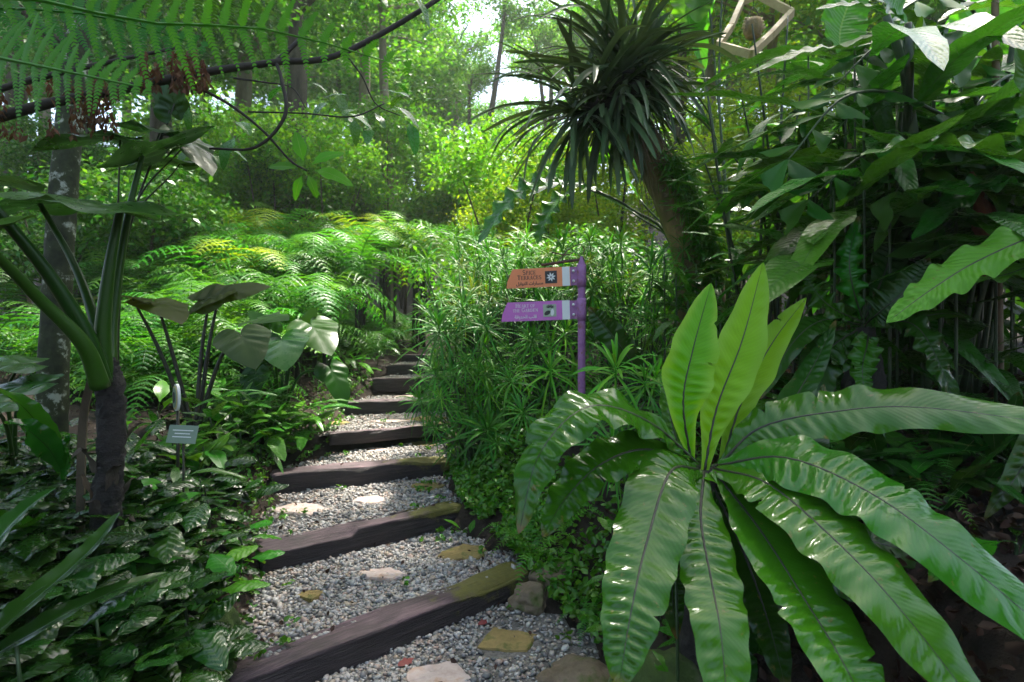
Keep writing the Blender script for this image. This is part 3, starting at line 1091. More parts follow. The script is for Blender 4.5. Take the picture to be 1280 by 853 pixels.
def arabic(bd, txt, xm, z, size, ink):
    out = []
    for i, c in enumerate(txt):
        if c not in FORMS:
            out.append(c)
            continue
        f = FORMS[c]
        prev = i > 0 and txt[i - 1] in FORMS and len(FORMS[txt[i - 1]]) == 4
        nxt = i + 1 < len(txt) and txt[i + 1] in FORMS and len(f) == 4
        out.append(f[(2 if nxt else 0) + (1 if prev else 0)] if len(f) == 4 else f[1 if prev else 0])
    cu = bpy.data.curves.new('script_text', 'FONT')
    cu.body = ''.join(out[::-1])
    cu.size = size
    cu.align_x = 'CENTER'
    cu.offset = .0006
    tmp = bpy.data.objects.new('script_text', cu)
    COL.objects.link(tmp)
    dg = bpy.context.evaluated_depsgraph_get()
    me = bpy.data.meshes.new_from_object(tmp.evaluated_get(dg))
    bpy.data.objects.remove(tmp)
    if len(me.polygons) == 0:
        return
    me.materials.clear()
    me.materials.append(M[ink])
    part('script_line', me, bd, Matrix.Translation((xm, -.0065, z)) @ Matrix.Rotation(PI / 2, 4, 'X'))


build_sign()

# ------------------------------------------------------------------ bird's nest ferns: every frond along its own arching spine
def nest_fern(label, centre, fronds, drop=.0, cat='fern'):
    c = P(*centre)
    gz = gh(c[0], c[1])
    loc = np.array([c[0], c[1], min(gz, c[2] - .05)])
    t = thing('birds_nest_fern', label, cat, loc)
    g = Geo()                                      # dark fibrous root mass that carries the rosette
    tube(g, [loc + (0, 0, -.06), loc * .5 + c * .5 + (.01, .01, 0), c + (0, 0, -.03)], [.13, .10, .05], 12, 14, wob=.16, seed=3)
    part('root_mass', g.mesh('root_mass', M['bark_dark'], True, loc), t)
    for i, fr in enumerate(fronds):
        pts, W, hint, mat = fr[:4]
        kw = dict(nu=130, nv=14, fold=.14, ruf=.075, rf=6.5, prof=(.14, .42, 3.0), curl=.16, pleat=.05, pf=23, tipk=.75, notch=2)
        kw.update(fr[4] if len(fr) > 4 else {})
        g = Geo()
        s = blade(g, [P(*p) for p in pts], W, hint, seed=i * 7 + 1, **kw)
        fo = part('frond', g.mesh('frond', M[mat], True, loc), t)
        g = Geo()                                  # raised midrib
        nn = nrm(hint)
        tube(g, s[::6] - nn * .002, [.0065, .002], 24, 6)
        part('midrib', g.mesh('midrib', M['dark_stalk'], True, loc), fo)


Y_ = dict(ruf=.10, rf=3.5, pleat=.05, pf=15, fold=.22, curl=0, prof=(.1, .6, 3.4), tipk=.8)
nest_fern('large glossy bird\'s nest fern with bright upright young fronds and wide drooping ones', (885, 578, 2.15), [
    ([(866, 588, 2.16), (854, 505, 2.15), (866, 438, 2.2), (889, 354, 2.3)], .116, (.12, -1, .25), 'nest_young', Y_),
    ([(880, 592, 2.15), (896, 510, 2.2), (928, 425, 2.27), (954, 328, 2.38)], .106, (-.12, -1, .3), 'nest_young', dict(Y_, prof=(.14, .6, 3.6))),
    ([(900, 588, 2.2), (928, 500, 2.3), (966, 428, 2.42), (1008, 372, 2.48)], .095, (-.62, -.75, .3), 'nest_young', dict(Y_, prof=(.14, .5, 2.6))),
    ([(874, 582, 2.12), (812, 528, 1.98), (738, 508, 1.85), (676, 565, 1.74), (648, 668, 1.68)], .112, (-.35, -.62, .75), 'nest', dict(ruf=.16, rf=6, fold=.1)),
    ([(874, 584, 2.1), (810, 562, 1.98), (752, 580, 1.88), (706, 625, 1.82), (678, 672, 1.78)], .090, (-.3, -.75, .6), 'nest', dict(fold=.25, ruf=.14)),
    ([(872, 586, 2.08), (838, 590, 1.88), (808, 680, 1.66), (788, 770, 1.5), (772, 868, 1.4)], .110, (-.12, -.8, .55), 'nest', dict(prof=(.3, .3, 3.4))),
    ([(880, 590, 2.08), (876, 650, 1.9), (890, 730, 1.72), (902, 800, 1.58), (915, 960, 1.40)], .092, (.02, -.85, .5), 'nest', dict(prof=(.2, .3, 5.5))),
    ([(893, 590, 2.08), (948, 660, 1.88), (1006, 750, 1.66), (1060, 840, 1.50), (1130, 985, 1.36)], .108, (.1, -.7, .65), 'nest', dict(fold=.3, prof=(.2, .32, 5.5))),
    ([(893, 586, 2.1), (958, 604, 1.93), (1040, 672, 1.72), (1128, 765, 1.54), (1270, 950, 1.34)], .120, (.1, -.7, .68), 'nest', dict(prof=(.3, .3, 5.5))),
    ([(897, 582, 2.12), (980, 572, 1.98), (1080, 612, 1.82), (1190, 690, 1.64), (1440, 900, 1.38)], .136, (.12, -.66, .72), 'nest', dict(prof=(.22, .3, 6), fold=.1)),
    ([(900, 580, 2.16), (950, 535, 2.16), (1040, 515, 2.1), (1160, 510, 2.02), (1420, 545, 1.85)], .106, (.02, -.72, .68), 'nest', dict(ruf=.12, fold=.08, prof=(.14, .4, 6))),
    ([(884, 594, 2.12), (925, 680, 1.98), (958, 770, 1.84), (985, 870, 1.72)], .085, (0, -.8, .6), 'nest_dark'),
    ([(896, 594, 2.14), (1000, 680, 2.02), (1120, 760, 1.94), (1260, 860, 1.86)], .10, (.1, -.6, .75), 'nest_dark'),
    ([(896, 594, 2.14), (1010, 655, 2.1), (1140, 690, 2.06), (1280, 735, 2.0)], .09, (.1, -.6, .75), 'nest_dark'),
    ([(888, 594, 2.12), (905, 680, 2.0), (925, 780, 1.9), (940, 880, 1.82)], .075, (.05, -.8, .5), 'nest_dark'),
    ([(893, 594, 2.12), (970, 690, 2.0), (1040, 790, 1.88), (1120, 900, 1.8)], .10, (.1, -.6, .7), 'nest_dark'),
    ([(896, 592, 2.16), (1040, 690, 2.1), (1180, 790, 2.04), (1300, 880, 2.0)], .12, (.1, -.55, .8), 'nest_dark'),
    ([(896, 590, 2.18), (1000, 620, 2.24), (1140, 640, 2.3), (1260, 690, 2.34)], .10, (.1, -.55, .8), 'nest_dark'),
    ([(900, 588, 2.2), (1020, 575, 2.35), (1130, 580, 2.45), (1230, 620, 2.5)], .09, (.1, -.6, .7), 'nest_dark'),
    ([(874, 594, 2.14), (850, 640, 2.1), (840, 720, 2.04), (846, 800, 2.0)], .075, (0, -.9, .4), 'nest_dark'),
    ([(890, 585, 2.2), (960, 545, 2.4), (1010, 470, 2.6), (1045, 400, 2.75)], .085, (-.5, -.6, .5), 'nest_dark', dict(prof=(.16, .5, 2.4))),
    ([(893, 588, 2.18), (960, 600, 2.2), (1010, 560, 2.3), (1030, 480, 2.4)], .09, (-.3, -.8, .4), 'nest_dark', dict(ruf=.1)),
    ([(880, 588, 2.18), (850, 560, 2.25), (835, 500, 2.35), (842, 470, 2.4)], .05, (.3, -.9, .3), 'nest', dict(ruf=.1)),
])
nest_fern('dark ruffled bird\'s nest fern growing on the mulch bank behind the large glossy one', (1080, 402, 2.95), [
    ([(1080, 408, 2.95), (1100, 390, 2.85), (1132, 362, 2.8), (1162, 322, 2.8)], .11, (-.25, -.75, .6), 'nest_dark', dict(ruf=.3)),
    ([(1078, 404, 2.95), (1068, 440, 2.86), (1050, 452, 2.8), (1028, 440, 2.7)], .07, (-.25, -.75, .6), 'nest_dark', dict(ruf=.3)),
    ([(1085, 408, 2.95), (1084, 430, 2.86), (1078, 460, 2.78), (1082, 505, 2.72)], .075, (-.1, -1, .3), 'nest', dict(ruf=.3)),
    ([(1092, 406, 2.95), (1140, 405, 2.86), (1172, 450, 2.78), (1205, 540, 2.7)], .095, (.2, -.9, .35), 'nest_dark', dict(ruf=.2)),
    ([(1078, 400, 2.95), (1066, 360, 2.9), (1062, 320, 2.9), (1074, 270, 2.95)], .07, (-.1, -.95, .3), 'nest', dict(ruf=.5, rf=6)),
    ([(1076, 402, 2.95), (1040, 385, 2.85), (1016, 360, 2.85), (1000, 330, 2.9)], .085, (.2, -.85, .5), 'nest', dict(ruf=.35)),
    ([(1076, 406, 2.95), (1030, 400, 2.8), (990, 430, 2.7), (950, 500, 2.6)], .07, (-.2, -.6, .7), 'nest_dark'),
    ([(1076, 410, 2.95), (1034, 440, 2.8), (1015, 500, 2.7), (1012, 600, 2.6)], .105, (-.1, -.95, .3), 'nest_dark', dict(ruf=.1, pleat=.06, pf=12)),
    ([(1086, 404, 2.98), (1130, 400, 3.0), (1190, 392, 3.0), (1240, 410, 3.0)], .045, (.0, -.6, .8), 'nest'),
    ([(1086, 400, 2.98), (1130, 350, 3.05), (1200, 320, 3.1), (1260, 310, 3.1)], .11, (.0, -.6, .8), 'nest_dark'),
    ([(1082, 398, 3.0), (1110, 330, 3.1), (1120, 290, 3.2), (1130, 250, 3.3)], .09, (-.2, -.9, .3), 'nest_dark'),
])
nest_fern('bird\'s nest fern on the bank edge with a long pale blotched frond hanging out', (1385, 300, 2.45), [
    ([(1385, 300, 2.45), (1310, 292, 2.4), (1225, 325, 2.36), (1160, 365, 2.32), (1108, 404, 2.3)], .098, (-.15, -.62, .77), 'nest_pale', dict(ruf=.25, rf=7, prof=(.4, .3, 3.6))),
    ([(1385, 305, 2.5), (1310, 325, 2.5), (1250, 345, 2.5), (1185, 352, 2.5)], .05, (0, -.5, .85), 'nest_pale', dict(ruf=.3, prof=(.4, .3, 2.5))),
    ([(1385, 310, 2.45), (1330, 420, 2.3), (1290, 560, 2.2), (1230, 650, 2.15)], .08, (.1, -.9, .35), 'nest_dark'),
    ([(1385, 300, 2.45), (1370, 220, 2.5), (1350, 140, 2.6), (1330, 60, 2.7)], .09, (-.1, -.9, .35), 'nest_dark'),
])
nest_fern('small fern with one shiny grey-backed frond beside the signpost', (818, 498, 3.55), [
    ([(818, 498, 3.55), (800, 468, 3.5), (770, 425, 3.5), (736, 384, 3.55)], .105, (-.75, -.35, .6), 'nest_dark', dict(prof=(.1, .6, 5), fold=.45, ruf=.12)),
    ([(818, 498, 3.55), (800, 490, 3.5), (770, 500, 3.4), (745, 540, 3.3)], .06, (-.3, -.7, .6), 'nest_dark'),
    ([(818, 498, 3.55), (840, 480, 3.5), (850, 450, 3.5), (846, 410, 3.55)], .06, (-.2, -.9, .3), 'nest_dark'),
])

# ------------------------------------------------------------------ reusable leaves
def leaf_tmpl(name, mat, L, W, nu=10, nv=6, droop=.3, stalk=.25, kind=(.05, .45, 2.2), pleat=0, pf=9, ruf=.08, fold=.15, curl=.2, seed=0, slant=.6, stalk_r=.004):
    g = Geo()
    if stalk:
        tube(g, [(0, 0, 0), (0, stalk * L * .5, .02 * L), (0, stalk * L, 0)], [stalk_r, stalk_r * .7], 4, 5, cap=False)
    y0 = stalk * L
    pts = [(0, y0 + L * q, -droop * L * q * q) for q in (0, .33, .66, 1)]
    blade(g, pts, W, (0, 0, 1), nu, nv, fold=fold, ruf=ruf, rf=3, prof=kind, curl=curl, pleat=pleat, pf=pf, seed=seed, slant=slant)
    return g.mesh(name, M[mat])


def gpos(x, y, dz=0.0):
    return np.array([x, y, gh(x, y) + dz])


RIB = [leaf_tmpl('leaf', 'ribbed', 1, .33, 48, 12, d, .35, (.12, .42, 2.2), .085, 8, .06, .12, .3, seed=i, slant=1.6) for i, d in enumerate((.25, .45, .15))]
OVAL = [leaf_tmpl('leaf', 'ribbed_light', 1, .25, 10, 6, d, .3, (.08, .45, 2.2), .03, 8, .05, .2, .1, seed=i + 9) for i, d in enumerate((.3, .55))]
LANCE = [leaf_tmpl('leaf', 'jungle', 1, .13, 14, 6, d, .12, (.1, .4, 2.0), .03, 14, .08, .25, .1, seed=i + 5) for i, d in enumerate((.35, .7, .15))]


def leafy_plant(name, label, cat, loc, meshes, n, size, group=None, tilt=(.1, .9), spread=.10, height=.12, mat=None, stem=None, rs=random, az=None, top=None):
    t = thing(name, label, cat, loc, group)
    if stem:
        g = Geo()
        hh = top or height * .7
        tube(g, [(0, 0, -.03), (.01, .01, hh * .5), (0, 0, hh)], [.008, .005] if not top else [.010, .006], 5, 6)
        part('stem', g.mesh('stem', M[stem]), t)
    for i in range(n):
        a = (i * 2.39996 + rs.uniform(-.4, .4)) if az is None else az + rs.uniform(-1.2, 1.2)
        el = rs.uniform(*tilt)
        d = (math.cos(a) * math.cos(el), math.sin(a) * math.cos(el), math.sin(el))
        z = height * (i + .5) / n if top is None else top * (1 - .45 * (i / n))
        r = spread * rs.random()
        s = size * rs.uniform(.75, 1.2)
        part('leaf', rs.choice(meshes), t, frame_m((math.cos(a) * r, math.sin(a) * r, z), d, (rs.uniform(-.25, .25), rs.uniform(-.35, .1), 1), s), mat)
    return t


# ---- low glossy ribbed plants in the bed along the steps
def spot(px, py):
    """what stands next to a spot of the bed"""
    if py > 770:
        return 'around the dark mossy rock' if px > 150 else 'under the long arching leaves'
    if py > 690:
        return 'along the gravel between the lowest and the split step' if px > 210 else ('between the dark ringed trunk and the mossy rock' if px > 90 else 'beside the long arching leaves')
    if py > 625:
        return 'at the leafy end of the split step' if px > 240 else ('at the foot of the dark ringed trunk' if px > 90 else 'before the foot of the lichen covered tree')
    return 'below the plant label' if px > 180 else 'between the stake and the lichen covered tree'


LR = 'low plant with glossy ribbed dark leaves in the bed along the timber steps'
cnt = 0
rs = random.Random(5)
for _ in range(2000):
    px, py = rs.uniform(-60, 345), rs.uniform(565, 900)
    Y = np.interp(py, [565, 700, 900], [4.1, 2.75, 1.75]) + rs.uniform(-.15, .15)
    x = (px - 640) / FPX * Y
    s = path_s(x, Y)
    xl, _r = edges(s)
    if x > xl - .12 - .1 * rs.random():
        continue
    p = gpos(x, Y)
    near = 1 if Y < 2.8 else 0
    sz_ = rs.uniform(.15, .24)
    wh = spot(px, py)
    leafy_plant('ribbed_leaf_plant', ('small' if sz_ < .18 else 'middling' if sz_ < .21 else 'larger') + ' dark ribbed leaf plant growing ' + wh, 'plant', p, RIB, 8, sz_, 'ribbed leaf plants ' + wh, (-.15, .7), .07, .12 + .2 * rs.random() + .12 * (x < xl - .6), rs=rs, stem='cane_black')
    cnt += 1
    if cnt > 200:
        break

for (px, py, Y, n, sz, mat) in ((250, 680, 2.75, 6, .2, 'ribbed_light'), (205, 838, 2.15, 2, .17, None), (300, 655, 3.2, 6, .15, 'ribbed_light'), (60, 790, 1.75, 4, .30, None), (20, 720, 1.75, 4, .26, None), (120, 720, 2.1, 5, .24, None)):
    c = P(px, py, Y)
    g0 = gh(c[0], Y)
    lab = {250: 'brighter green ribbed plant standing out among the dark ones near the split step', 205: 'single grey-veined leaf pair leaning over the mossy rock by the lowest step',
           300: 'light green ribbed plant overhanging the split step', 60: 'large leaved ribbed plant near the mossy rock, with broad shiny leaves', 20: 'dark broad leaved plant with a red-brown tag of dead leaf beside it', 120: 'wide ribbed plant between the elephant ear trunk and the mossy rock'}[px]
    leafy_plant('ribbed_leaf_plant', lab, 'plant', (c[0], Y, g0), RIB, n, sz, None, (-.1, .6), .04, max(.1, c[2] - g0), rs=rs, mat=M[mat] if mat else None, stem='cane', az=-1.2 if px == 205 else None)

# ---- mixed light plants in the middle of the left bed
LM = 'bushy plant with narrow pointed mid green leaves between the elephant ears and the steps'
for _ in range(46):
    px, py = rs.uniform(140, 420), rs.uniform(470, 600)
    Y = np.interp(py, [470, 600], [5.6, 3.5]) + rs.uniform(-.2, .2)
    x = (px - 640) / FPX * Y
    xl, _r = edges(path_s(x, Y))
    if x > xl - .25:
        continue
    wh = ('beside the plant label' if px < 260 else 'under the bronze elephant ear' if px < 310 else 'under the grey green elephant ear clump') if py < 540 else ('in front of the plant label' if px < 260 else 'at the edge of the third gravel tread')
    leafy_plant('pointed_leaf_plant', 'bushy plant with pointed mid green leaves ' + wh, 'plant', gpos(x, Y), LANCE + OVAL, 9, rs.uniform(.17, .27), 'pointed leaf plants ' + wh, (.0, 1.1), .05, rs.uniform(.1, .35), rs=rs, stem='cane')

for _ in range(26):
    px, Y = rs.uniform(255, 405), rs.uniform(4.7, 5.5)
    x = (px - 640) / FPX * Y
    xl, _r = edges(path_s(x, Y))
    if x > xl - .12:
        continue
    wh = 'under the bronze elephant ear' if px < 310 else 'among the stalks of the grey green elephant ear clump'
    leafy_plant('dark_undergrowth_plant', 'low dark leaved plant ' + wh, 'plant', gpos(x, Y), LANCE + OVAL, 9, rs.uniform(.2, .34), 'dark undergrowth ' + wh, (-.1, .9), .08, rs.uniform(.15, .45), rs=rs, stem='cane', mat=M['jungle'])

LD = 'low leafy plant at the edge of the upper steps'
for _ in range(40):
    s = rs.uniform(3.2, 8.5)
    k = int(s)
    xl, xr = edges(s)
    sd = rs.choice((-1, -1, 1))
    w = -rs.uniform(.03, .7) if sd < 0 else 1 + rs.uniform(.02, .5)
    if k >= len(ROWS) - 1:
        continue
    p = tread_pt(k, s - k, w)
    wh = ('bank' if sd > 0 else 'bed') + ' edge near the ' + ('third', 'fourth', 'fifth', 'sixth', 'seventh', 'topmost')[min(5, k - 3)] + ' timber step'
    leafy_plant('low_leaf_plant', 'low leafy plant on the ' + wh, 'plant', gpos(p[0], p[1]), OVAL + LANCE, 8, rs.uniform(.14, .26), 'leafy plants on the ' + wh, (-.1, 1.0), .08, rs.uniform(.08, .25), rs=rs, stem='cane')

# ------------------------------------------------------------------ elephant ear with a dark trunk, broad stalks and leaves held overhead
def heart_mesh(name, mat, L, Wd, **kw):
    g = Geo()
    heart(g, L, Wd, **kw)
    return g.mesh(name, M[mat])


def build_elephant_ear():
    b = P(132, 660, 2.75)
    loc = np.array([b[0], b[1], gh(b[0], b[1])])
    t = thing('elephant_ear_plant', 'tall elephant ear with a dark ringed trunk and thick green leaf stalks', 'plant', loc)
    g = Geo()
    tube(g, [loc + (0, 0, -.05), P(133, 640, 2.75), P(139, 560, 2.75), P(137, 480, 2.75), P(130, 450, 2.75)], [.072, .062, .056, .06, .048], 60, 18, wob=.16, seed=4)
    part('trunk', g.mesh('trunk', M['bark_dark'], True, loc), t)
    stalks = [([(130, 480, 2.72), (128, 420, 2.7), (136, 340, 2.7), (150, 262, 2.72)], [.046, .036, .025, .016]),
              ([(128, 480, 2.68), (108, 420, 2.62), (62, 345, 2.5), (0, 268, 2.35), (-40, 225, 2.25)], [.044, .034, .023, .016]),
              ([(126, 484, 2.64), (104, 430, 2.55), (50, 375, 2.4), (-10, 315, 2.2), (-60, 280, 2.1)], [.042, .030, .020, .014]),
              ([(132, 478, 2.78), (118, 400, 2.85), (92, 330, 2.95), (50, 255, 3.05)], [.036, .026, .018, .013]),
              ([(137, 478, 2.8), (140, 400, 2.9), (158, 280, 3.0), (178, 195, 3.05)], [.036, .026, .017, .012])]
    tips = []
    for pts, rr in stalks:
        g = Geo()
        s = tube(g, [P(*p) for p in pts], rr, 26, 12)
        part('leaf_stalk', g.mesh('leaf_stalk', M['petiole'], True, loc), t)
        tips.append(s[-1])
    for k in range(9):
        a = k * 2.4
        h0 = .18 + .05 * k
        r0 = .058
        b0 = loc + np.array([math.cos(a) * r0, math.sin(a) * r0, h0 + .05])
        o_ = np.array([math.cos(a), math.sin(a), 0])
        g = Geo()
        blade(g, [b0, b0 + o_ * .02 + (0, 0, .07), b0 + o_ * .05 + (0, 0, .13), b0 + o_ * .09 + (0, 0, .13 + random.uniform(-.06, .05))], .03, o_ + (0, 0, .2), 10, 4, fold=-.3, ruf=.3, prof=(.8, .2, 2), seed=k)
        part('dry_sheath', g.mesh('dry_sheath', M['bark'], True, loc), t)
    # blades: (stalk, tip direction, up, length, width)
    for si, d, up, L, Wd, dr, sd in ((0, (-.97, -.10, .18), (.08, -.22, 1), .58, .62, .10, 1), (1, (-.8, -.5, -.1), (-.1, -.25, 1), .5, .6, .3, 2), (2, (-.6, -.7, -.2), (-.2, -.3, 1), .5, .5, .3, 3),
                                     (3, (-.9, -.2, -.12), (-.1, -.14, 1), .5, .5, .3, 5), (4, (.86, .0, .45), (-.42, -.32, 1), .42, .46, .12, 8)):
        part('leaf', heart_mesh('leaf', 'alocasia', L, Wd, droop=dr, seed=sd, wave=.035, pleat=.02, lobes=.42), t, frame_m(tips[si] - loc, d, up))


build_elephant_ear()

# companion with leaves behind the tall stalks
def stalked_hearts(label, base, leaves, mat, stalk_mat, r0=.018, name='elephant_ear_plant', **kw):
    b = P(*base)
    loc = np.array([b[0], b[1], gh(b[0], b[1])])
    t = thing(name, label, 'plant', loc)
    for i, (pts, d, up, L, Wd, mm) in enumerate(leaves):
        g = Geo()
        s = tube(g, [loc + (random.uniform(-.03, .03), random.uniform(-.03, .03), 0)] + [P(*p) for p in pts], [r0, r0 * .8, r0 * .45], 18, 8)
        part('leaf_stalk', g.mesh('leaf_stalk', M[stalk_mat], True, loc), t)
        part('leaf', heart_mesh('leaf', mm or mat, L, Wd, seed=i * 3 + 1, **kw), t, frame_m(s[-1] - loc, d, up))


stalked_hearts('bronze leaved elephant ear on long black stalks behind the oval sign', (245, 520, 4.90), [
    ([(215, 440, 4.85), (196, 378, 4.80)], (.75, -.5, -.25), (.1, -.15, 1), 0.440, 0.484, 'bronze'),
    ([(200, 440, 4.80), (165, 372, 4.70)], (-.6, -.5, .05), (.0, -.1, 1), 0.462, 0.484, 'bronze'),
    ([(252, 440, 4.95), (262, 372, 5.00)], (.72, .25, .30), (-.45, -.75, .6), 0.506, 0.440, 'bronze'),
    ([(260, 440, 5.00), (274, 368, 5.05)], (-.5, -.6, -.4), (-.2, -.4, 1), 0.352, 0.374, 'bronze'),
    ([(275, 450, 4.90), (302, 420, 4.85)], (.55, -.6, -.55), (.1, -.55, .8), 0.396, 0.484, 'black_leaf'),
], 'bronze', 'dark_stalk', .020, droop=.2, pleat=.03, cup=.06)
stalked_hearts('elephant ear clump with drooping grey green heart leaves beside the upper steps', (352, 520, 5.60), [
    ([(345, 460, 5.45), (352, 425, 5.35)], (.35, -.75, -.5), (.0, -.5, .85), 0.448, 0.515, 'alocasia'),
    ([(365, 450, 5.65), (390, 408, 5.65)], (.6, -.6, -.5), (.2, -.55, .8), 0.470, 0.515, 'alocasia_green'),
    ([(340, 450, 5.65), (325, 398, 5.70)], (.7, -.55, .05), (-.1, -.4, 1), 0.493, 0.403, 'black_leaf'),
    ([(375, 470, 5.60), (415, 465, 5.55)], (.5, -.3, -.8), (.5, -.6, .6), 0.381, 0.336, 'alocasia_green'),
    ([(335, 470, 5.55), (318, 470, 5.45)], (-.1, -.4, -.9), (-.2, -.8, .5), 0.336, 0.314, 'alocasia_green'),
    ([(360, 460, 5.75), (378, 412, 5.85)], (.5, -.3, .7), (.1, -.85, .5), 0.291, 0.246, 'alocasia_green'),
    ([(352, 460, 5.75), (338, 412, 5.85)], (-.6, -.2, .6), (.1, -.85, .5), 0.291, 0.224, 'alocasia_green'),
], 'alocasia', 'petiole', .016, droop=.15, pleat=.022, cup=.05)
stalked_hearts('elephant ear with flat grey leaves lying low near the lichen covered tree', (20, 560, 3.6), [
    ([(10, 500, 3.5), (25, 455, 3.4)], (-.7, -.6, .0), (.0, -.3, 1), .4, .4, None),
    ([(20, 520, 3.4), (40, 480, 3.3)], (-.8, -.4, -.1), (.0, -.3, 1), .4, .36, None),
    ([(10, 540, 3.2), (-10, 505, 3.0)], (-.5, -.7, -.1), (.0, -.3, 1), .4, .36, None),
], 'alocasia', 'petiole', .014, droop=.2, pleat=.02)
stalked_hearts('elephant ear leaves spreading behind the tall stalks near the hanging branch', (142, 480, 3.5), [
    ([(152, 300, 3.4), (200, 165, 3.3)], (-.85, -.3, .15), (.1, -.2, 1), .42, .4, None),
    ([(150, 320, 3.5), (225, 205, 3.5)], (-.7, -.4, -.1), (.1, -.1, 1), .4, .38, None),
    ([(156, 300, 3.4), (235, 175, 3.35)], (.6, -.3, -.55), (.5, -.3, 1), .32, .3, None),
    ([(146, 330, 3.3), (150, 175, 3.2)], (-.9, -.2, .0), (.1, -.15, 1), .44, .4, None),
    ([(154, 330, 3.5), (218, 130, 3.4)], (.1, -.2, .9), (.2, -.95, .3), .2, .16, None),
    ([(154, 330, 3.5), (212, 138, 3.4)], (-.3, -.2, .9), (.2, -.95, .3), .2, .16, None),
], 'alocasia', 'dark_stalk', .008, droop=.2, pleat=.025, wave=.04)

# banana-like seedling at the lichen tree
t0 = P(70, 600, 3.0)
t0[2] = gh(t0[0], t0[1])
t = thing('broad_strap_plant', 'broad light green strap leaves at the foot of the lichen covered tree', 'plant', t0)
for pts, W in (([(78, 590, 3.0), (60, 550, 2.95), (30, 510, 2.85), (-10, 485, 2.7)], .07), ([(78, 590, 3.0), (60, 560, 2.9), (30, 535, 2.8), (5, 530, 2.7)], .07), ([(80, 600, 3.0), (86, 560, 2.95), (90, 545, 2.9)], .06), ([(60, 640, 2.7), (30, 660, 2.4), (-10, 640, 2.1)], .06)):
    g = Geo()
    blade(g, [P(*p) for p in pts], W, (.1, -.7, .7), 40, 8, fold=.3, ruf=.1, prof=(.3, .45, 2.4), seed=2)
    part('leaf', g.mesh('leaf', M['nest'], True, t0), t)

# long bare strap leaves in the near corner of the bed
t0 = P(-60, 860, 1.7)
t0[2] = gh(t0[0], t0[1])
t = thing('long_leaf_plant', 'plant with very long dark arching leaves over the ribbed leaf bed', 'plant', t0)
for pts, W in (([(-60, 840, 1.7), (20, 770, 1.75), (110, 690, 1.9), (150, 640, 2.0)], .055), ([(-60, 850, 1.7), (60, 780, 1.8), (140, 740, 1.95), (210, 715, 2.1)], .045), ([(-60, 800, 1.7), (-20, 700, 1.75), (30, 640, 1.9), (70, 610, 2.0)], .06)):
    g = Geo()
    blade(g, [P(*p) for p in pts], W, (-.2, -.5, .8), 40, 8, fold=.35, ruf=.05, prof=(.4, .35, 2.2), seed=2)
    part('leaf', g.mesh('leaf', M['ribbed'], True, t0), t)

# ------------------------------------------------------------------ trunks close by
def trunk_thing(name, label, pts, radii, mat, n=30, seg=20, wob=.05, seed=0):
    p = [P(*q) for q in pts]
    p[0][2] = gh(p[0][0], p[0][1]) - .1
    t = thing(name, label, 'tree', p[0])
    g = Geo()
    tube(g, p, radii, n, seg, wob=wob, seed=seed)
    part('trunk', g.mesh('trunk', M[mat], True, p[0]), t)
    return t


lt = trunk_thing('lichen_tree', 'tree trunk patched with pale lichen behind the elephant ear stalks', [(64, 580, 4.0), (66, 480, 4.0), (72, 360, 4.02), (80, 230, 4.05), (92, 100, 4.1), (104, -60, 4.2)], [.10, .093, .088, .085, .08, .075], 'bark_lichen', seed=2)
st = P(100, 610, 2.9)
st[2] = gh(st[0], st[1]) - .08
g = Geo()
tube(g, [st, P(103, 540, 2.85), P(116, 465, 2.8)], [.024, .024, .022], 10, 4)
single('garden_stake', g.mesh('garden_stake', M['stake'], False, st), 'brown square wooden stake leaning against the elephant ear trunk', 'stake', None, st)

# oval sign and plant label in the bed
c = P(221, 497, 3.7)
gz = gh(c[0], c[1])
t = thing('oval_sign', 'small oval striped sign standing among leaves below the bronze elephant ear', 'sign', (c[0], c[1], gz))
g = Geo()
n = 28
for off, y in ((0, 0),):
    pass
def oval_plate(a, b, th, yoff):
    V = [(a * math.cos(2 * PI * i / n), y, b * math.sin(2 * PI * i / n)) for y in (-th / 2 + yoff, th / 2 + yoff) for i in range(n)]
    return V, [list(range(n)), list(range(n, 2 * n))[::-1]] + [[i, i + n, (i + 1) % n + n, (i + 1) % n] for i in range(n)]
rz = Matrix.Translation((0, 0, c[2] - gz)) @ Matrix.Rotation(-.75, 4, 'Z')
g.add(*oval_plate(.052, .088, .016, 0))
pl = part('plate', g.mesh('plate', M['white'], False), t, rz)
g = Geo(); g.add(*oval_plate(.044, .078, .004, -.011)); part('yellow_face', g.mesh('yellow_face', M['yellow_print'], False), pl)
g = Geo(); g.add(*oval_plate(.033, .066, .004, -.0145)); part('white_face', g.mesh('white_face', M['plate'], False), pl)
g = Geo(); g.add(*oval_plate(.016, .036, .004, -.018)); part('dark_figure', g.mesh('dark_figure', M['black'], False), pl)
g = Geo(); tube(g, [(0, .012, -.05), (0, .012, c[2] - gz - .05)], [.01, .01], 3, 8); part('post', g.mesh('post', M['dark_stalk']), t)

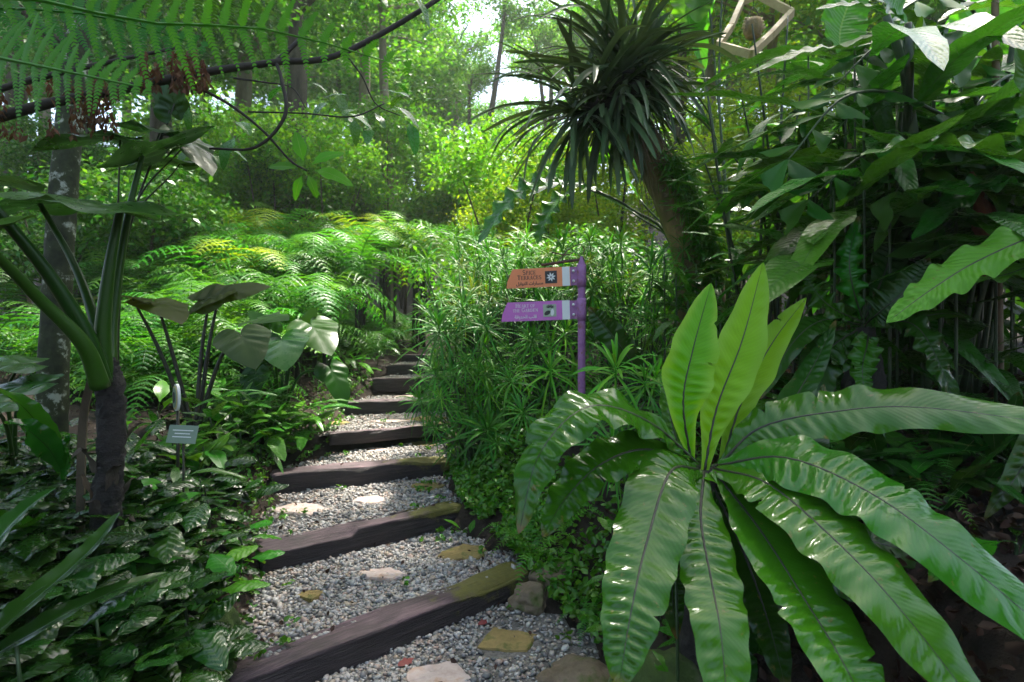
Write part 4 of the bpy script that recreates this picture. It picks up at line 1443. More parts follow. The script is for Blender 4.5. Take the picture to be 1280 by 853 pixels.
c = P(228, 543, 3.45)
gz = gh(c[0], c[1])
t = thing('plant_label', 'pale green rectangular plant label tilted among the leaves under the oval sign', 'label', (c[0], c[1], gz))
g = Geo()
w, h = .085, .055
V = [(x, y, z) for y in (0, .005) for x, z in ((-w, -h), (w, -h), (w, h), (-w, h))]
g.add(V, [[0, 1, 2, 3], [7, 6, 5, 4], [0, 4, 5, 1], [1, 5, 6, 2], [2, 6, 7, 3], [3, 7, 4, 0]])
mm = Matrix.Translation((0, 0, c[2] - gz)) @ Matrix.Rotation(.10, 4, 'Z') @ Matrix.Rotation(-.35, 4, 'X') @ Matrix.Rotation(.06, 4, 'Y')
pl = part('plate', g.mesh('plate', M['plate'], False), t, mm)
for i, (z, ww) in enumerate(((.02, .06), (.0, .045), (-.02, .055))):
    g = Geo()
    g.add([(-ww, -.002, z), (ww, -.002, z), (ww, -.002, z + .006), (-ww, -.002, z + .006)], [[0, 1, 2, 3]])
    part('print_line', g.mesh('print_line', M['white'], False), pl)
g = Geo(); tube(g, [(0, .012, -.05), (0, .012, c[2] - gz - .02)], [.007, .007], 3, 6); part('post', g.mesh('post', M['dark_stalk']), t)

# ------------------------------------------------------------------ whorled shrubs round the signpost
def whorl_mesh(mat, n, L, W, seed):
    g = Geo()
    r = random.Random(seed)
    for i in range(n):
        a = i * 2.39996
        el = 1.25 - 1.75 * (i / n) + r.uniform(-.3, .3)
        l = L * r.uniform(.75, 1.1) * (.65 + .35 * (i / n) ** .5)
        d = np.array([math.cos(a) * math.cos(el), math.sin(a) * math.cos(el), math.sin(el)])
        o = np.array([0, 0, .06 * (1 - i / n)])
        dr = np.array([0, 0, -1]) * l * r.uniform(.15, .5)
        pts = [o, o + d * l * .35 + dr * .06, o + d * l * .7 + dr * .4, o + d * l + dr]
        blade(g, pts, W * r.uniform(.8, 1.15), (d[0] * -.2, d[1] * -.2, 1) if el < 1 else (math.cos(a) * -1, math.sin(a) * -1, .3), 8, 2, fold=.3, prof=(.2, .4, 1.9), seed=i)
    tube(g, [(0, 0, -.12), (0, 0, .05)], [.005, .004], 3, 5)
    return g.mesh('leaf_whorl', M[mat])


WH = [whorl_mesh('whorl', 30, .27, .0085, 1), whorl_mesh('whorl', 24, .24, .008, 2), whorl_mesh('whorl', 34, .30, .009, 3), whorl_mesh('whorl', 15, .26, .0085, 4), whorl_mesh('whorl', 20, .32, .008, 5)]


def whorl_shrub(label, base, spots, group=None, light=.12):
    b = P(*base)
    loc = np.array([b[0], b[1], gh(b[0], b[1])])
    t = thing('whorled_shrub', label, 'shrub', loc)
    r = random.Random(int(base[0]))
    for i, sp in enumerate(spots):
        p = P(*sp[:3])
        s = sp[3] if len(sp) > 3 else r.choice((r.uniform(.55, .9), r.uniform(.9, 1.45)))
        out = p - (loc + np.array([0, .4, .3]))
        d = nrm(nrm(out) * .7 + np.array([r.uniform(-.2, .2), -.25, .75]))
        # local Z of a whorl points along the shoot
        x = nrm(np.cross(d, [0.3, 1, .2]))
        y = np.cross(d, x)
        m = Matrix(((x[0], y[0], d[0], p[0] - loc[0]), (x[1], y[1], d[1], p[1] - loc[1]), (x[2], y[2], d[2], p[2] - loc[2]), (0, 0, 0, 1))) @ Matrix.Rotation(r.uniform(0, 6), 4, 'Z') @ Matrix.Scale(s, 4)
        part('leaf_whorl', r.choice(WH), t, m, M['whorl_light'] if (len(sp) > 4 or r.random() < light) else M[r.choice(('whorl', 'whorl', 'whorl_deep', 'whorl_deep', 'whorl_old' if r.random() < .35 else 'whorl'))])
        g = Geo()
        mid = (loc + p) / 2 + np.array([r.uniform(-.08, .08), .12, .0])
        tube(g, [loc + (r.uniform(-.1, .1), r.uniform(-.05, .1), -.03), mid, p - d * .1], [.008, .005], 8, 5)
        part('stem', g.mesh('stem', M['cane'], True, loc), t)


def scatter(n, x0, x1, y0, y1, Y0, Y1, seed, ok=lambda x, y, Y: True):
    r = random.Random(seed)
    out = []
    while len(out) < n:
        x, y, Y = r.uniform(x0, x1), r.uniform(y0, y1), r.uniform(Y0, Y1)
        if ok(x, y, Y):
            out.append((x, y, Y))
    return out


clear = lambda x, y, Y: not (600 < x < 760 and 305 < y < 430 and Y < 4.75)
whorl_shrub('wide whorled shrub with fine dark leaves hanging over the path below the arrow boards', (590, 560, 5.2), scatter(56, 525, 640, 330, 540, 4.7, 5.6, 1, clear))
whorl_shrub('whorled shrub growing directly behind the arrow boards and filling the space between them', (680, 540, 5.0), scatter(54, 610, 740, 320, 530, 4.7, 5.5, 2, clear) + [(585, 400, 4.6), (610, 415, 4.55)])
whorl_shrub('whorled shrub on the far side of the purple post with feathery dark tops', (800, 480, 5.0), scatter(54, 735, 870, 300, 470, 4.7, 5.6, 3, clear))
whorl_shrub('tall feathery whorled shrub rising behind the signpost top bar', (640, 520, 6.0), scatter(54, 560, 760, 295, 400, 5.5, 6.3, 4))
whorl_shrub('bright single whorled shoot standing in front of the purple post', (690, 560, 4.2), [(688, 470, 4.05, 1.25, 1), (655, 520, 4.1, .9), (700, 530, 4.15, .9), (735, 545, 4.0, .8), (640, 480, 4.3, .9)])
whorl_shrub('low whorled shrub leaning from the bank towards the mossy step ends', (590, 600, 4.9), scatter(20, 535, 640, 450, 560, 4.5, 5.0, 6) + [(552, 500, 4.6), (545, 470, 4.8)], light=.35)
whorl_shrub('small whorled shrub at the foot of the large glossy fern', (800, 560, 3.3), scatter(14, 745, 850, 470, 580, 3.0, 3.6, 8))

# ------------------------------------------------------------------ bright small-leaved creeper along the bank edge
def small_leaves(name, pts, size, mat, seed, label, up=.6, lift=(.0, .1)):
    r = np.random.default_rng(seed)
    n = len(pts)
    c = np.array(pts)
    nr_ = r.normal(size=(n, 3)) * (1 - up) + np.array([0, -.25, 1]) * up
    nr_ /= np.linalg.norm(nr_, axis=1)[:, None]
    d = r.normal(size=(n, 3))
    d -= nr_ * np.sum(d * nr_, 1)[:, None]
    d /= np.linalg.norm(d, axis=1)[:, None]
    sd = np.cross(nr_, d)
    s = (size * r.uniform(.6, 1.35, n))[:, None]
    b = c - d * s * .5
    V = np.stack([b, b + d * s * .35 + sd * s * .34 + nr_ * s * .1, b + d * s * .8 + sd * s * .22 + nr_ * s * .05, b + d * s * 1.05 - nr_ * s * .1,
                  b + d * s * .8 - sd * s * .22 + nr_ * s * .05, b + d * s * .35 - sd * s * .34 + nr_ * s * .1], 1)
    return setting(name, quad_mesh(name, V, 6, [[0, 1, 2, 3], [0, 3, 4, 5]], M[mat], True), 'stuff', label)


pts = []
r = random.Random(3)
while len(pts) < 14500:
    s = r.uniform(.55, 5.2)
    k = int(s)
    w = 1 + abs(r.gauss(0, .28)) - .03
    p = tread_pt(k, s - k, w)
    if mnoise.noise(Vector((p[0] * 3, p[1] * 3, 0))) < -.35 - .3 * (s > 1.6):
        continue
    hgt = (.30 if s > 1.3 else .10) * sstep(1.0, 1.3, w) * (.5 + .8 * mnoise.noise(Vector((p[0] * 2.2, p[1] * 2.2, 5))))
    pts.append((p[0], p[1], gh(p[0], p[1]) + .03 + max(0, hgt) * r.random() + .06 * r.random()))
small_leaves('ground_cover', pts, .047, 'cover', 1, 'bright small-leaved creeper spilling over the bank edge beside the steps')
pts = []
while len(pts) < 2200:
    s = r.uniform(.3, 6)
    k = int(s)
    w = -abs(r.gauss(0, .18)) + .04
    p = tread_pt(k, s - k, w)
    pts.append((p[0], p[1], gh(p[0], p[1]) + .10 * (w > 0) + .03 + .05 * r.random()))
small_leaves('ground_cover', pts, .035, 'cover', 2, 'tiny green seedlings along the leafy edge of the gravel')

# litter on the soil
pts = []
while len(pts) < 16000:
    x, y = r.uniform(-5, 5), r.uniform(1.2, 8)
    if r.random() < .5:
        x, y = r.uniform(.7, 3.5), r.uniform(1.0, 4.5)
    xl, xr = edges(path_s(x, y))
    if xl + .03 < x < xr - .03:
        continue
    pts.append((x, y, gh(x, y) + .012 + .03 * r.random()))
small_leaves('leaf_litter', pts, .042, 'litter', 4, 'brown dead leaves and twigs littering the soil', .45)

pts = []
while len(pts) < 420:
    s = r.uniform(.3, 6)
    k = int(s)
    w = min(1, max(0, r.choice((r.gauss(.05, .12), r.gauss(.95, .12), r.random()))))
    p = tread_pt(k, s - k, w)
    pts.append((p[0], p[1], tread_z(k) + .034 + .012 * r.random()))
small_leaves('leaf_litter', pts, .03, 'litter', 14, 'scraps of brown dead leaf on the gravel', .6)
pts = []
for _ in range(60):
    s = r.uniform(.35, 5)
    k = int(s)
    w = r.choice((r.uniform(0, .2), r.uniform(.75, 1), r.random()))
    p = tread_pt(k, r.uniform(.02, .98), w)
    for _ in range(r.randint(4, 12)):
        pts.append((p[0] + r.gauss(0, .02), p[1] + r.gauss(0, .02), tread_z(k) + .035 + .03 * r.random()))
small_leaves('weeds', pts, .032, 'cover', 15, 'tiny green weeds sprouting in the gravel', .5)

FL = [leaf_tmpl('fallen_leaf', 'yellow_leaf', 1, .3, 8, 4, .1, .15, (.1, .45, 2.2), ruf=.2, seed=2)]
for px, py, tr, sz, mat, lab in ((434, 553, 3, .07, 'yellow_leaf', 'small yellow leaf fallen on the gravel behind the third step'), (345, 583, 3, .07, 'yellow_leaf', 'yellow leaf lying at the leafy end of the third step'),
                                 (612, 774, 0, .075, 'red_leaf', 'red brown leaf lying beside the square mossy flagstone'), (520, 822, 0, .09, 'red_leaf', 'curled brown leaf beside the broken pinkish flagstone'),
                                 (664, 752, 0, .07, 'red_leaf', 'pinkish dead leaf under the small fern at the lowest step'), (640, 688, 1, .06, 'yellow_leaf', 'orange leaf on the mossy end of the lowest step'),
                                 (548, 545, 3, .13, 'red_leaf', 'long brown leaf lying by the sunken step'), (562, 537, 3, .10, 'red_leaf', 'curled reddish leaf beside the tan rock')):
    c = on(px, py, tread_z(tr) + .03)
    single('fallen_leaf', FL[0], lab, 'leaf', None, None, frame_m(c, (random.uniform(-1, 1), random.uniform(-1, 1), .1), (.1, -.2, 1), sz), M[mat])

# ------------------------------------------------------------------ ferns
def frond_mesh(mat, L, plen, droop, npairs, sub, seed, simple=True, arch=.5, rise=1.0):
    g = Geo()
    # base at origin, rising along +Y and +Z then arching over
    pts = [(0, 0, 0), (0, .22 * L, .28 * L * rise), (0, .52 * L, .42 * L * rise), (0, .80 * L, (.40 - .25 * arch) * L * rise), (0, 1.0 * L, (.30 - .6 * arch) * L * rise)]
    fern_frond(g, pts, plen, (0, -.3, 1), npairs, sub, droop, seed=seed, simple=simple)
    return g.mesh('frond', M[mat], False)


FR = [frond_mesh('fern', 1.0, .26, .35, 17, 6, 1, arch=.35), frond_mesh('fern', 1.0, .30, .45, 15, 7, 2, arch=.55), frond_mesh('fern', 1.0, .24, .3, 18, 6, 3, arch=.2)]
FRS = [frond_mesh('fern', 1.0, .14, .15, 22, 5, 5, arch=.5), frond_mesh('fern', 1.0, .15, .15, 18, 5, 6, arch=.7)]


def fern(name, label, loc, size, n, group=None, mat=None, meshes=FR, r=random, height=0.0, stalk=False):
    t = thing(name, label, 'fern', loc, group)
    if height:
        g = Geo()
        tube(g, [(0, 0, -.1), (.02, .02, height * .5), (0, 0, height)], [.035, .028, .025], 8, 8, wob=.2)
        part('trunk', g.mesh('trunk', M['bark_dark']), t)
    a0 = r.random() * 6
    for i in range(n):
        a = a0 + i * 2 * PI / n + r.uniform(-.3, .3)
        k = r.uniform(.8, 1.15) * size
        m = Matrix.Translation((0, 0, height)) @ Matrix.Rotation(a, 4, 'Z') @ Matrix.Rotation(r.uniform(-.15, .3), 4, 'X') @ Matrix.Scale(k, 4)
        part('frond', r.choice(meshes), t, m, mat)
    return t


rf = random.Random(21)
LF = {'fern': 'tall feathery green fern in the thicket above the elephant ears', 'fern_yellow': 'yellow green feathery fern in the thicket', 'fern_dark': 'dark feathery fern under the hanging branch'}
def thicket(n, x0, x1, y0, y1, mats, seed, size=(.8, 1.3)):
    q = random.Random(seed)
    for _ in range(n):
        px, py = q.uniform(x0, x1), q.uniform(y0, y1)
        Y = np.interp(py, [240, 300, 420], [12.5, 9.5, 6.2]) + q.uniform(-.4, .4)
        x = (px - 640) / FPX * Y
        xl, xr = edges(path_s(x, Y))
        if Y < 10 and xl - .5 < x < xr + .4:
            continue
        top = P(px, py, Y)[2]
        g0 = gh(x, Y)
        sz = q.uniform(*size)
        hgt = min(1.6, max(0, top - g0 - .42 * sz))
        m = q.choice(mats)
        wh = ('behind the lichen covered tree' if px < 110 else 'behind the tall elephant ear stalks' if px < 200 else 'above the bronze elephant ear' if px < 300 else 'below the bright leaf rosette' if px < 400 else 'over the top of the steps' if px < 510 else 'next to the whorled shrubs')
        wh += ', front of the thicket' if Y < 8 else ', deep in the thicket' if Y > 10 else ''
        kd = {'fern': 'green', 'fern_yellow': 'yellow green', 'fern_dark': 'dark green'}[m]
        fern('feathery_fern', ('tall ' if sz > 1.05 else '') + kd + ' feathery fern ' + wh, (x, Y, g0), sz, 8, kd + ' ferns ' + wh, M[m] if m != 'fern' else None, FR, q, hgt)


thicket(84, 170, 600, 285, 425, ['fern', 'fern', 'fern', 'fern_dark'], 1)
thicket(44, 220, 600, 255, 330, ['fern', 'fern', 'fern_yellow'], 2)
thicket(14, 430, 640, 270, 400, ['fern', 'fern_yellow'], 3, (.7, 1.1))
thicket(20, -40, 170, 240, 430, ['fern_dark', 'fern'], 4)
for i, (px, py, Y, sz, lab) in enumerate(((668, 680, 3.2, .33, 'small bright fern sprouting beside the mossy end of the lowest step'), (640, 655, 3.7, .22, 'little fern in the creeper above the lowest step'), (706, 640, 3.0, .3, 'small fern under the drooping glossy frond'),
                                          (1140, 610, 2.35, .30, 'small dark fern on the bank under the level glossy frond'), (1165, 575, 2.6, .3, 'dark fern in the hollow of the bank'), (735, 760, 2.9, .2, 'tiny fern at the brown rock under the glossy fronds'), (590, 620, 4.6, .22, 'tiny fern in the creeper beside the third tread'))):
    c = P(px, py, Y)
    g0 = min(gh(c[0], Y), c[2] - .02)
    fern('small_fern', lab, (c[0], Y, c[2] - .1), sz, 7, None, None if i < 3 else M['fern_dark'], FRS, rf)

qf = random.Random(61)
for _ in range(70):
    px, Y = (qf.uniform(330, 545), qf.uniform(8.0, 13)) if qf.random() < .65 else (qf.uniform(60, 330), qf.uniform(5.2, 8))
    x = (px - 640) / FPX * Y
    xl, xr = edges(path_s(x, Y))
    if Y < 11 and xl - .15 < x < xr + .1:
        continue
    wh = ('closing in on the topmost steps' if px > 430 else 'beside the upper steps' if px > 330 else 'behind the bronze elephant ear' if px > 200 else 'behind the dark ringed trunk')
    sz_ = qf.uniform(.5, .85)
    fern('low_fern', ('spreading' if sz_ > .66 else 'small') + ' ground fern ' + wh, (x, Y, gh(x, Y)), sz_, 9, 'ground ferns ' + wh, qf.choice((None, M['fern_dark'])), FR, qf)

# ---- tree fern whose fronds reach in overhead
crown = P(-190, 25, 1.75)
t0 = np.array([crown[0], crown[1], gh(crown[0], crown[1]) - .1])
t = thing('tree_fern', 'tree fern whose long green fronds reach over the path above the hanging branch', 'tree fern', t0)
g = Geo()
tube(g, [t0, (t0 + crown) / 2 + (.03, .02, 0), crown], [.11, .08, .07], 30, 12, wob=.18)
part('trunk', g.mesh('trunk', M['bark_dark'], True, t0), t)
for i, (pts, pl, hint) in enumerate((
        ([(-190, 20, 1.75), (0, -5, 1.7), (180, 28, 1.7), (340, 38, 1.75), (520, 88, 1.85)], .19, (0, -1, -.15)),
        ([(-190, 30, 1.75), (-60, 60, 1.6), (60, 85, 1.5), (190, 112, 1.45)], .17, (0, -1, .0)),
        ([(-190, 30, 1.75), (-60, 10, 1.9), (120, 20, 2.1), (260, 60, 2.2)], .22, (0, -1, .1)),
        ([(-190, 10, 1.75), (-60, -60, 1.9), (150, -40, 2.3), (330, 20, 2.6)], .25, (0, -1, -.3)))):
    g = Geo()
    fern_frond(g, [P(*p) for p in pts], pl, hint, 26, 20, .2, seed=i + 30, rach=.008)
    part('frond', g.mesh('frond', M['fern_dark'] if i != 0 else M['fern'], False, t0), t)

# ---- dark branch with hanging dry leaves and trailing vines
def branch_thing(name, label, cat, lines, leaves, mats):
    o = P(*lines[0][0][0])
    t = thing(name, label, cat, o)
    for pts, rr in lines:
        g = Geo()
        tube(g, [P(*p) for p in pts], rr, 44, 8, wob=.03)
        part('branch', g.mesh('branch', M['twig'], True, o), t)
    for px, py, Y, d, up, s, mi in leaves:
        part('leaf', random.choice(OVAL), t, frame_m(P(px, py, Y) - o, d, up, s), M[mats[mi]])
    return t, o


rb = random.Random(8)
lv = [(382, 213, 3.2, d, (.1, -.8, .5), s, 0) for d, s in (((-.2, -.2, 1), .17), ((.8, -.2, .6), .17), ((1, -.3, -.1), .2), ((.5, -.3, -.9), .12), ((-.4, -.3, -.9), .13), ((-1, -.2, .2), .16))]
for _ in range(46):
    px, py = rb.choice(((rb.uniform(360, 470), rb.uniform(85, 165)), (rb.uniform(430, 640), rb.uniform(-10, 40)), (rb.uniform(430, 520), rb.uniform(100, 150)), (rb.uniform(230, 300), rb.uniform(110, 190))))
    lv.append((px, py, rb.uniform(3.1, 3.8), (rb.uniform(-1, 1), rb.uniform(-.6, .3), rb.uniform(-.7, .4)), (.1, -.5, 1), rb.uniform(.11, .2), 1))
t, o = branch_thing('hanging_branch', 'long dark bare branch with looping vines and one bright leaf rosette', 'branch', [
    ([(-30, 155, 3.0), (60, 130, 3.0), (150, 112, 3.05), (260, 90, 3.1), (345, 78, 3.2), (430, 66, 3.3), (560, -10, 3.6), (600, -60, 3.8)], [.028, .024, .018, .012]),
    ([(345, 78, 3.2), (352, 100, 3.15), (356, 145, 3.1), (320, 184, 3.1), (262, 186, 3.1)], [.010, .010, .006]),
    ([(240, 105, 3.05), (290, 133, 3.1), (330, 165, 3.15), (362, 200, 3.2), (384, 214, 3.2)], [.009, .007, .005]),
    ([(310, 140, 3.1), (380, 142, 3.2), (440, 146, 3.3), (480, 130, 3.4)], [.005, .004]),
    ([(345, 78, 3.2), (372, 52, 3.25), (380, 40, 3.3)], [.014, .01]),
    ([(292, 98, 3.1), (330, 103, 3.1), (365, 110, 3.2), (382, 135, 3.2)], [.006, .003]),
    ([(430, 66, 3.3), (452, 95, 3.35), (470, 130, 3.4), (500, 145, 3.4)], [.006, .003]),
    ([(-30, 120, 2.9), (60, 95, 2.9), (150, 75, 3.0), (220, 60, 3.1)], [.018, .008]),
], lv, ['backlit', 'jungle'])
pts = []
for _ in range(2600):
    z = rb.random()
    px, py = ((rb.uniform(-20, 150), rb.uniform(95, 170)) if z < .55 else (rb.uniform(175, 260), rb.uniform(62, 112)))
    if mnoise.noise(Vector((px * .07, py * .012, 2))) < .02:
        continue
    p = P(px, py, rb.uniform(2.9, 3.15))
    pts.append(p - o)
rr = np.random.default_rng(3)
c = np.array(pts); n = len(c); s = rr.uniform(.008, .022, (n, 1))
d = np.stack([rr.normal(0, .35, n), rr.normal(0, .35, n), -np.ones(n)], 1); sd = rr.normal(size=(n, 3)); sd -= d * np.sum(sd * d, 1)[:, None] / np.sum(d * d, 1)[:, None]; sd /= np.linalg.norm(sd, axis=1)[:, None]
V = np.stack([c, c + d * s + sd * s * .5, c + d * s * 2.1, c + d * s - sd * s * .5 + rr.normal(0, .004, (n, 3))], 1)
dl = part('dry_foliage', quad_mesh('dry_foliage', V, 4, [[0, 1, 2, 3]], M['dry']), t)
dl['kind'] = 'stuff'

# ------------------------------------------------------------------ leaning trunk with a big strap-leaved epiphyte
t = trunk_thing('leaning_tree', 'leaning warm brown tree trunk that carries the strap-leaved epiphyte', [(880, 400, 5.1), (872, 335, 5.05), (850, 270, 5.0), (820, 205, 5.0), (792, 150, 5.0), (772, 90, 5.05), (755, 40, 5.15)], [.22, .20, .17, .15, .13, .11, .07], 'bark_warm', 40, 24, .05, 6)
o = t.location
pts = []
for _ in range(5200):
    u = random.random()
    c = curve([P(878, 345, 4.9), P(862, 290, 4.85), P(842, 235, 4.85), P(822, 200, 4.85)], 30)[int(u * 29)]
    pts.append(c + np.array([random.gauss(.09, .055), random.uniform(-.12, .02), random.gauss(0, .06)]) - np.array(o))
c = np.array(pts); n = len(c); s = rr.uniform(.02, .06, (n, 1))
d = np.stack([rr.normal(0, .5, n), rr.normal(-.3, .4, n), -np.abs(rr.normal(.5, .5, n))], 1); d /= np.linalg.norm(d, axis=1)[:, None]
sd = rr.normal(size=(n, 3)); sd -= d * np.sum(sd * d, 1)[:, None]; sd /= np.linalg.norm(sd, axis=1)[:, None]
V = np.stack([c, c + d * s + sd * s * .16, c + d * s * 2, c + d * s - sd * s * .16], 1)
mo = part('moss', quad_mesh('moss', V, 4, [[0, 1, 2, 3]], M['cover']), t)
mo['kind'] = 'stuff'
g = Geo()
for k in range(26):
    x0 = random.uniform(-8, 60)
    y0 = random.uniform(150, 200)
    tube(g, [P(790 + x0 * .7, y0, 4.8), P(800 + x0, y0 + 40, 4.78), P(808 + x0 + random.uniform(-8, 8), y0 + random.uniform(60, 110), 4.78)], [.004, .002], 8, 4, wob=.3, seed=k)
rt = part('hanging_root', g.mesh('hanging_root', M['cane_brown'], True, o), t)
rt['kind'] = 'stuff'

ep = P(782, 128, 4.9)
t = thing('strap_epiphyte', 'big shaggy epiphyte of long dark strap leaves high on the leaning trunk', 'epiphyte', ep)
STR = []
for i, (dr, w) in enumerate(((.03, .027), (.14, .029), (.3, .029), (.55, .028), (.08, .026))):
    g = Geo()
    L = 1.0
    pts = [(0, 0, 0), (0, .35, .05 - dr * .06), (0, .70, .03 - dr * .36), (0, .98 - .2 * dr, -.02 - dr * .85)]
    blade(g, pts, w, (0, .25, 1), 16, 4, fold=.35, prof=(.55, .5, 5), seed=i, ruf=.0, twist=(.5 if i % 2 else -.4))
    STR.append(g.mesh('leaf', M['strap']))
g = Geo()
tube(g, [(-.32, 0, -.14), (-.05, -.02, 0), (.10, -.02, .22)], [.10, .17, .12], 10, 12, wob=.25)
part('root_ball', g.mesh('root_ball', M['bark_dark']), t)
re = random.Random(12)
for i in range(298):
    u = re.random()
    c0 = np.array([-.10, 0, -.02]) + (np.array([.22, 0, .42]) * re.random() if u < .6 else np.array([-.35, 0, -.10]) * re.random())
    a = re.uniform(0, 2 * PI)
    el = re.choice((re.uniform(.3, 1.35), re.uniform(-.5, .7), re.uniform(-1.25, .1), re.uniform(-1.3, -.2)))
    if math.sin(a) > .3 and re.random() < .5:
        a = -a
    d = (math.cos(a) * math.cos(el), math.sin(a) * math.cos(el) * .8, math.sin(el))
    L = re.uniform(.58, 1.16) * (1.0 if el > -.3 else .88)
    k = STR[min(4, int(re.random() * 5))] if el > -.3 else STR[re.choice((0, 4, 1))]
    part('leaf', k, t, frame_m(c0, d, (re.uniform(-.3, .3), re.uniform(-.4, .1), 1), L))

g = Geo()
for i in range(170):
    a = re.uniform(0, 2 * PI)
    el = re.uniform(-1.2, 1.2)
    d = np.array([math.cos(a) * math.cos(el), math.sin(a) * math.cos(el) * .8, math.sin(el)])
    c0 = np.array([-.05, 0, .02]) + np.array([.2, 0, .38]) * re.random()
    L = re.uniform(.35, .75)
    blade(g, [c0, c0 + d * L * .5 + (0, 0, .02), c0 + d * L + np.array([0, 0, -.18 * L])], .026, (re.uniform(-.3, .3), -.4, 1) if abs(el) < .9 else (0, -1, .3), 8, 2, fold=.35, prof=(.55, .5, 4), seed=i)
lm = part('leaf_mass', g.mesh('leaf_mass', M['strap']), t)
lm['kind'] = 'stuff'

# ---- arching broad leaf plant left of the leaning trunk
def broad_plant(name, label, base, leaves, mat='jungle', cat='plant', sr=.016):
    b = P(*base)
    b[2] = min(gh(b[0], b[1]), b[2])
    t = thing(name, label, cat, b)
    for i, L_ in enumerate(leaves):
        st, pts, W, hint = L_[:4]
        kw = dict(ruf=.1, fold=.25, prof=(.12, .4, 2.4))
        mt = L_[4] if len(L_) > 4 else mat
        if len(L_) > 5:
            kw.update(L_[5])
        if st:
            g = Geo()
            tube(g, [b] + [P(*q) for q in st] + [P(*pts[0])], [sr, sr * .6], 16, 7)
            part('leaf_stalk', g.mesh('leaf_stalk', M['cane'], True, b), t)
        g = Geo()
        blade(g, [P(*q) for q in pts], W, hint, 50, 8, seed=i + 3, **kw)
        part('leaf', g.mesh('leaf', M[mt], True, b), t)
    return t


broad_plant('heliconia_plant', 'broad leaved plant with an arching split leaf drooping beside the leaning trunk', (860, 400, 5.6), [
    ([(840, 310, 5.3), (790, 262, 5.2)], [(745, 238, 5.2), (690, 228, 5.1), (640, 250, 5.05), (598, 305, 5.0)], .16, (-.2, -.55, .8), 'jungle', dict(ruf=.3, rf=9)),
    ([(840, 310, 5.4), (790, 262, 5.3)], [(735, 236, 5.3), (700, 250, 5.25), (680, 280, 5.2), (672, 305, 5.2)], .13, (-.4, -.5, .7), 'jungle', dict(ruf=.3)),
    ([(850, 320, 5.8)], [(800, 250, 5.8), (765, 205, 5.8), (720, 185, 5.8), (670, 195, 5.75)], .20, (.1, -.35, .9), 'backlit'),
    ([(850, 320, 5.8)], [(815, 230, 5.8), (790, 185, 5.8), (770, 170, 5.85), (745, 205, 5.8)], .24, (.2, -.9, .4), 'backlit'),
    ([(850, 320, 5.8)], [(790, 265, 5.7), (740, 240, 5.7), (700, 232, 5.7), (660, 245, 5.6)], .14, (0, -.4, .9), 'jungle'),
    ([(870, 320, 5.8)], [(890, 265, 5.8), (930, 262, 5.7), (970, 268, 5.5), (1010, 275, 5.4)], .07, (0, -.6, .8), 'jungle'),
])

# ------------------------------------------------------------------ dense growth on the bank: canes, fishtail palm, broad leaves
def cane_clump(label, base, tips, mat='cane_black', r0=.02, leaves=True, seed=0):
    b = P(*base)
    b[2] = gh(b[0], b[1])
    t = thing('ginger_clump', label, 'plant', b)
    q = random.Random(seed)
    for px, py, Y in tips:
        e = P(px, py, Y)
        s0 = b + np.array([q.uniform(-.3, .3), q.uniform(-.2, .2), -.05])
        mid = (s0 + e) / 2 + np.array([q.uniform(-.06, .06), 0, .15])
        g = Geo()
        s = tube(g, [s0, mid, e], [r0, r0 * .8, r0 * .4], 20, 7)
        part('cane', g.mesh('cane', M[mat], True, b), t)
        if leaves:
            for k in range(7):
                i = 9 + int(10 * k / 7)
                a = q.uniform(0, 2 * PI)
                part('leaf', q.choice(LANCE), t, frame_m(s[min(19, i)] - b, (math.cos(a), math.sin(a) * .6, q.uniform(-.1, .5)), (0, -.4, 1), q.uniform(.3, .5)))
    return t


cane_clump('clump of thin black canes fanning out beside the leaning trunk', (985, 400, 4.6), [(940, 30, 4.3), (885, 130, 4.4), (925, 110, 4.5), (955, 150, 4.6), (905, 175, 4.4), (1000, 120, 4.8), (985, 20, 4.9), (1030, 180, 4.4), (880, 200, 4.6), (1045, 215, 4.2)], 'cane_black', .015, True, 2)
cane_clump('clump of green canes with arching leaves between the black canes and the palm', (1060, 420, 4.4), [(1060, 120, 4.2), (1085, 160, 4.4), (1110, 130, 4.1), (1140, 190, 4.2), (1020, 200, 4.5), (1160, 140, 4.0), (1180, 210, 4.1)], 'cane', .018, True, 5)
cane_clump('clump of dark canes on the bank behind the pale blotched frond', (1230, 430, 3.9), [(1200, 190, 3.8), (1240, 210, 3.9), (1280, 180, 3.7)], 'cane', .015, True, 9)
for i, (pts, rr_, mat, lab) in enumerate(((((1250, 400, 3.5), (1246, 180, 3.45), (1244, 15, 3.4), (1243, -60, 3.4)), [.022, .02, .018], 'cane_brown', 'upright brown cane in the dense growth on the bank'),
                                         (((1225, 400, 3.7), (1246, 180, 3.6), (1262, 80, 3.5), (1272, 10, 3.5)), [.018, .015], 'cane', 'slanting green cane crossing the brown cane on the bank'),
                                         (((1062, 400, 3.9), (1058, 300, 3.9), (1062, 180, 3.9)), [.016, .012], 'cane_brown', 'short pale cane behind the ruffled fern'),
                                         (((1160, 420, 3.4), (1146, 230, 3.3), (1132, 100, 3.2), (1108, 20, 3.15)), [.030, .026, .02], 'cane', 'thick green stem leaning behind the fishtail leaflets'),
                                         (((1145, 420, 3.6), (1133, 230, 3.4), (1137, 95, 3.1), (1135, 30, 3.1)), [.018, .022, .02], 'cane_black', 'dark upright stalk in front of the broad grey green leaf'))):
    p = [P(*q) for q in pts]
    p[0][2] = gh(p[0][0], p[0][1]) - .05
    g = Geo()
    tube(g, p, rr_, 24, 10)
    single('cane', g.mesh('cane', M[mat], True, p[0]), lab, 'cane', None, p[0])

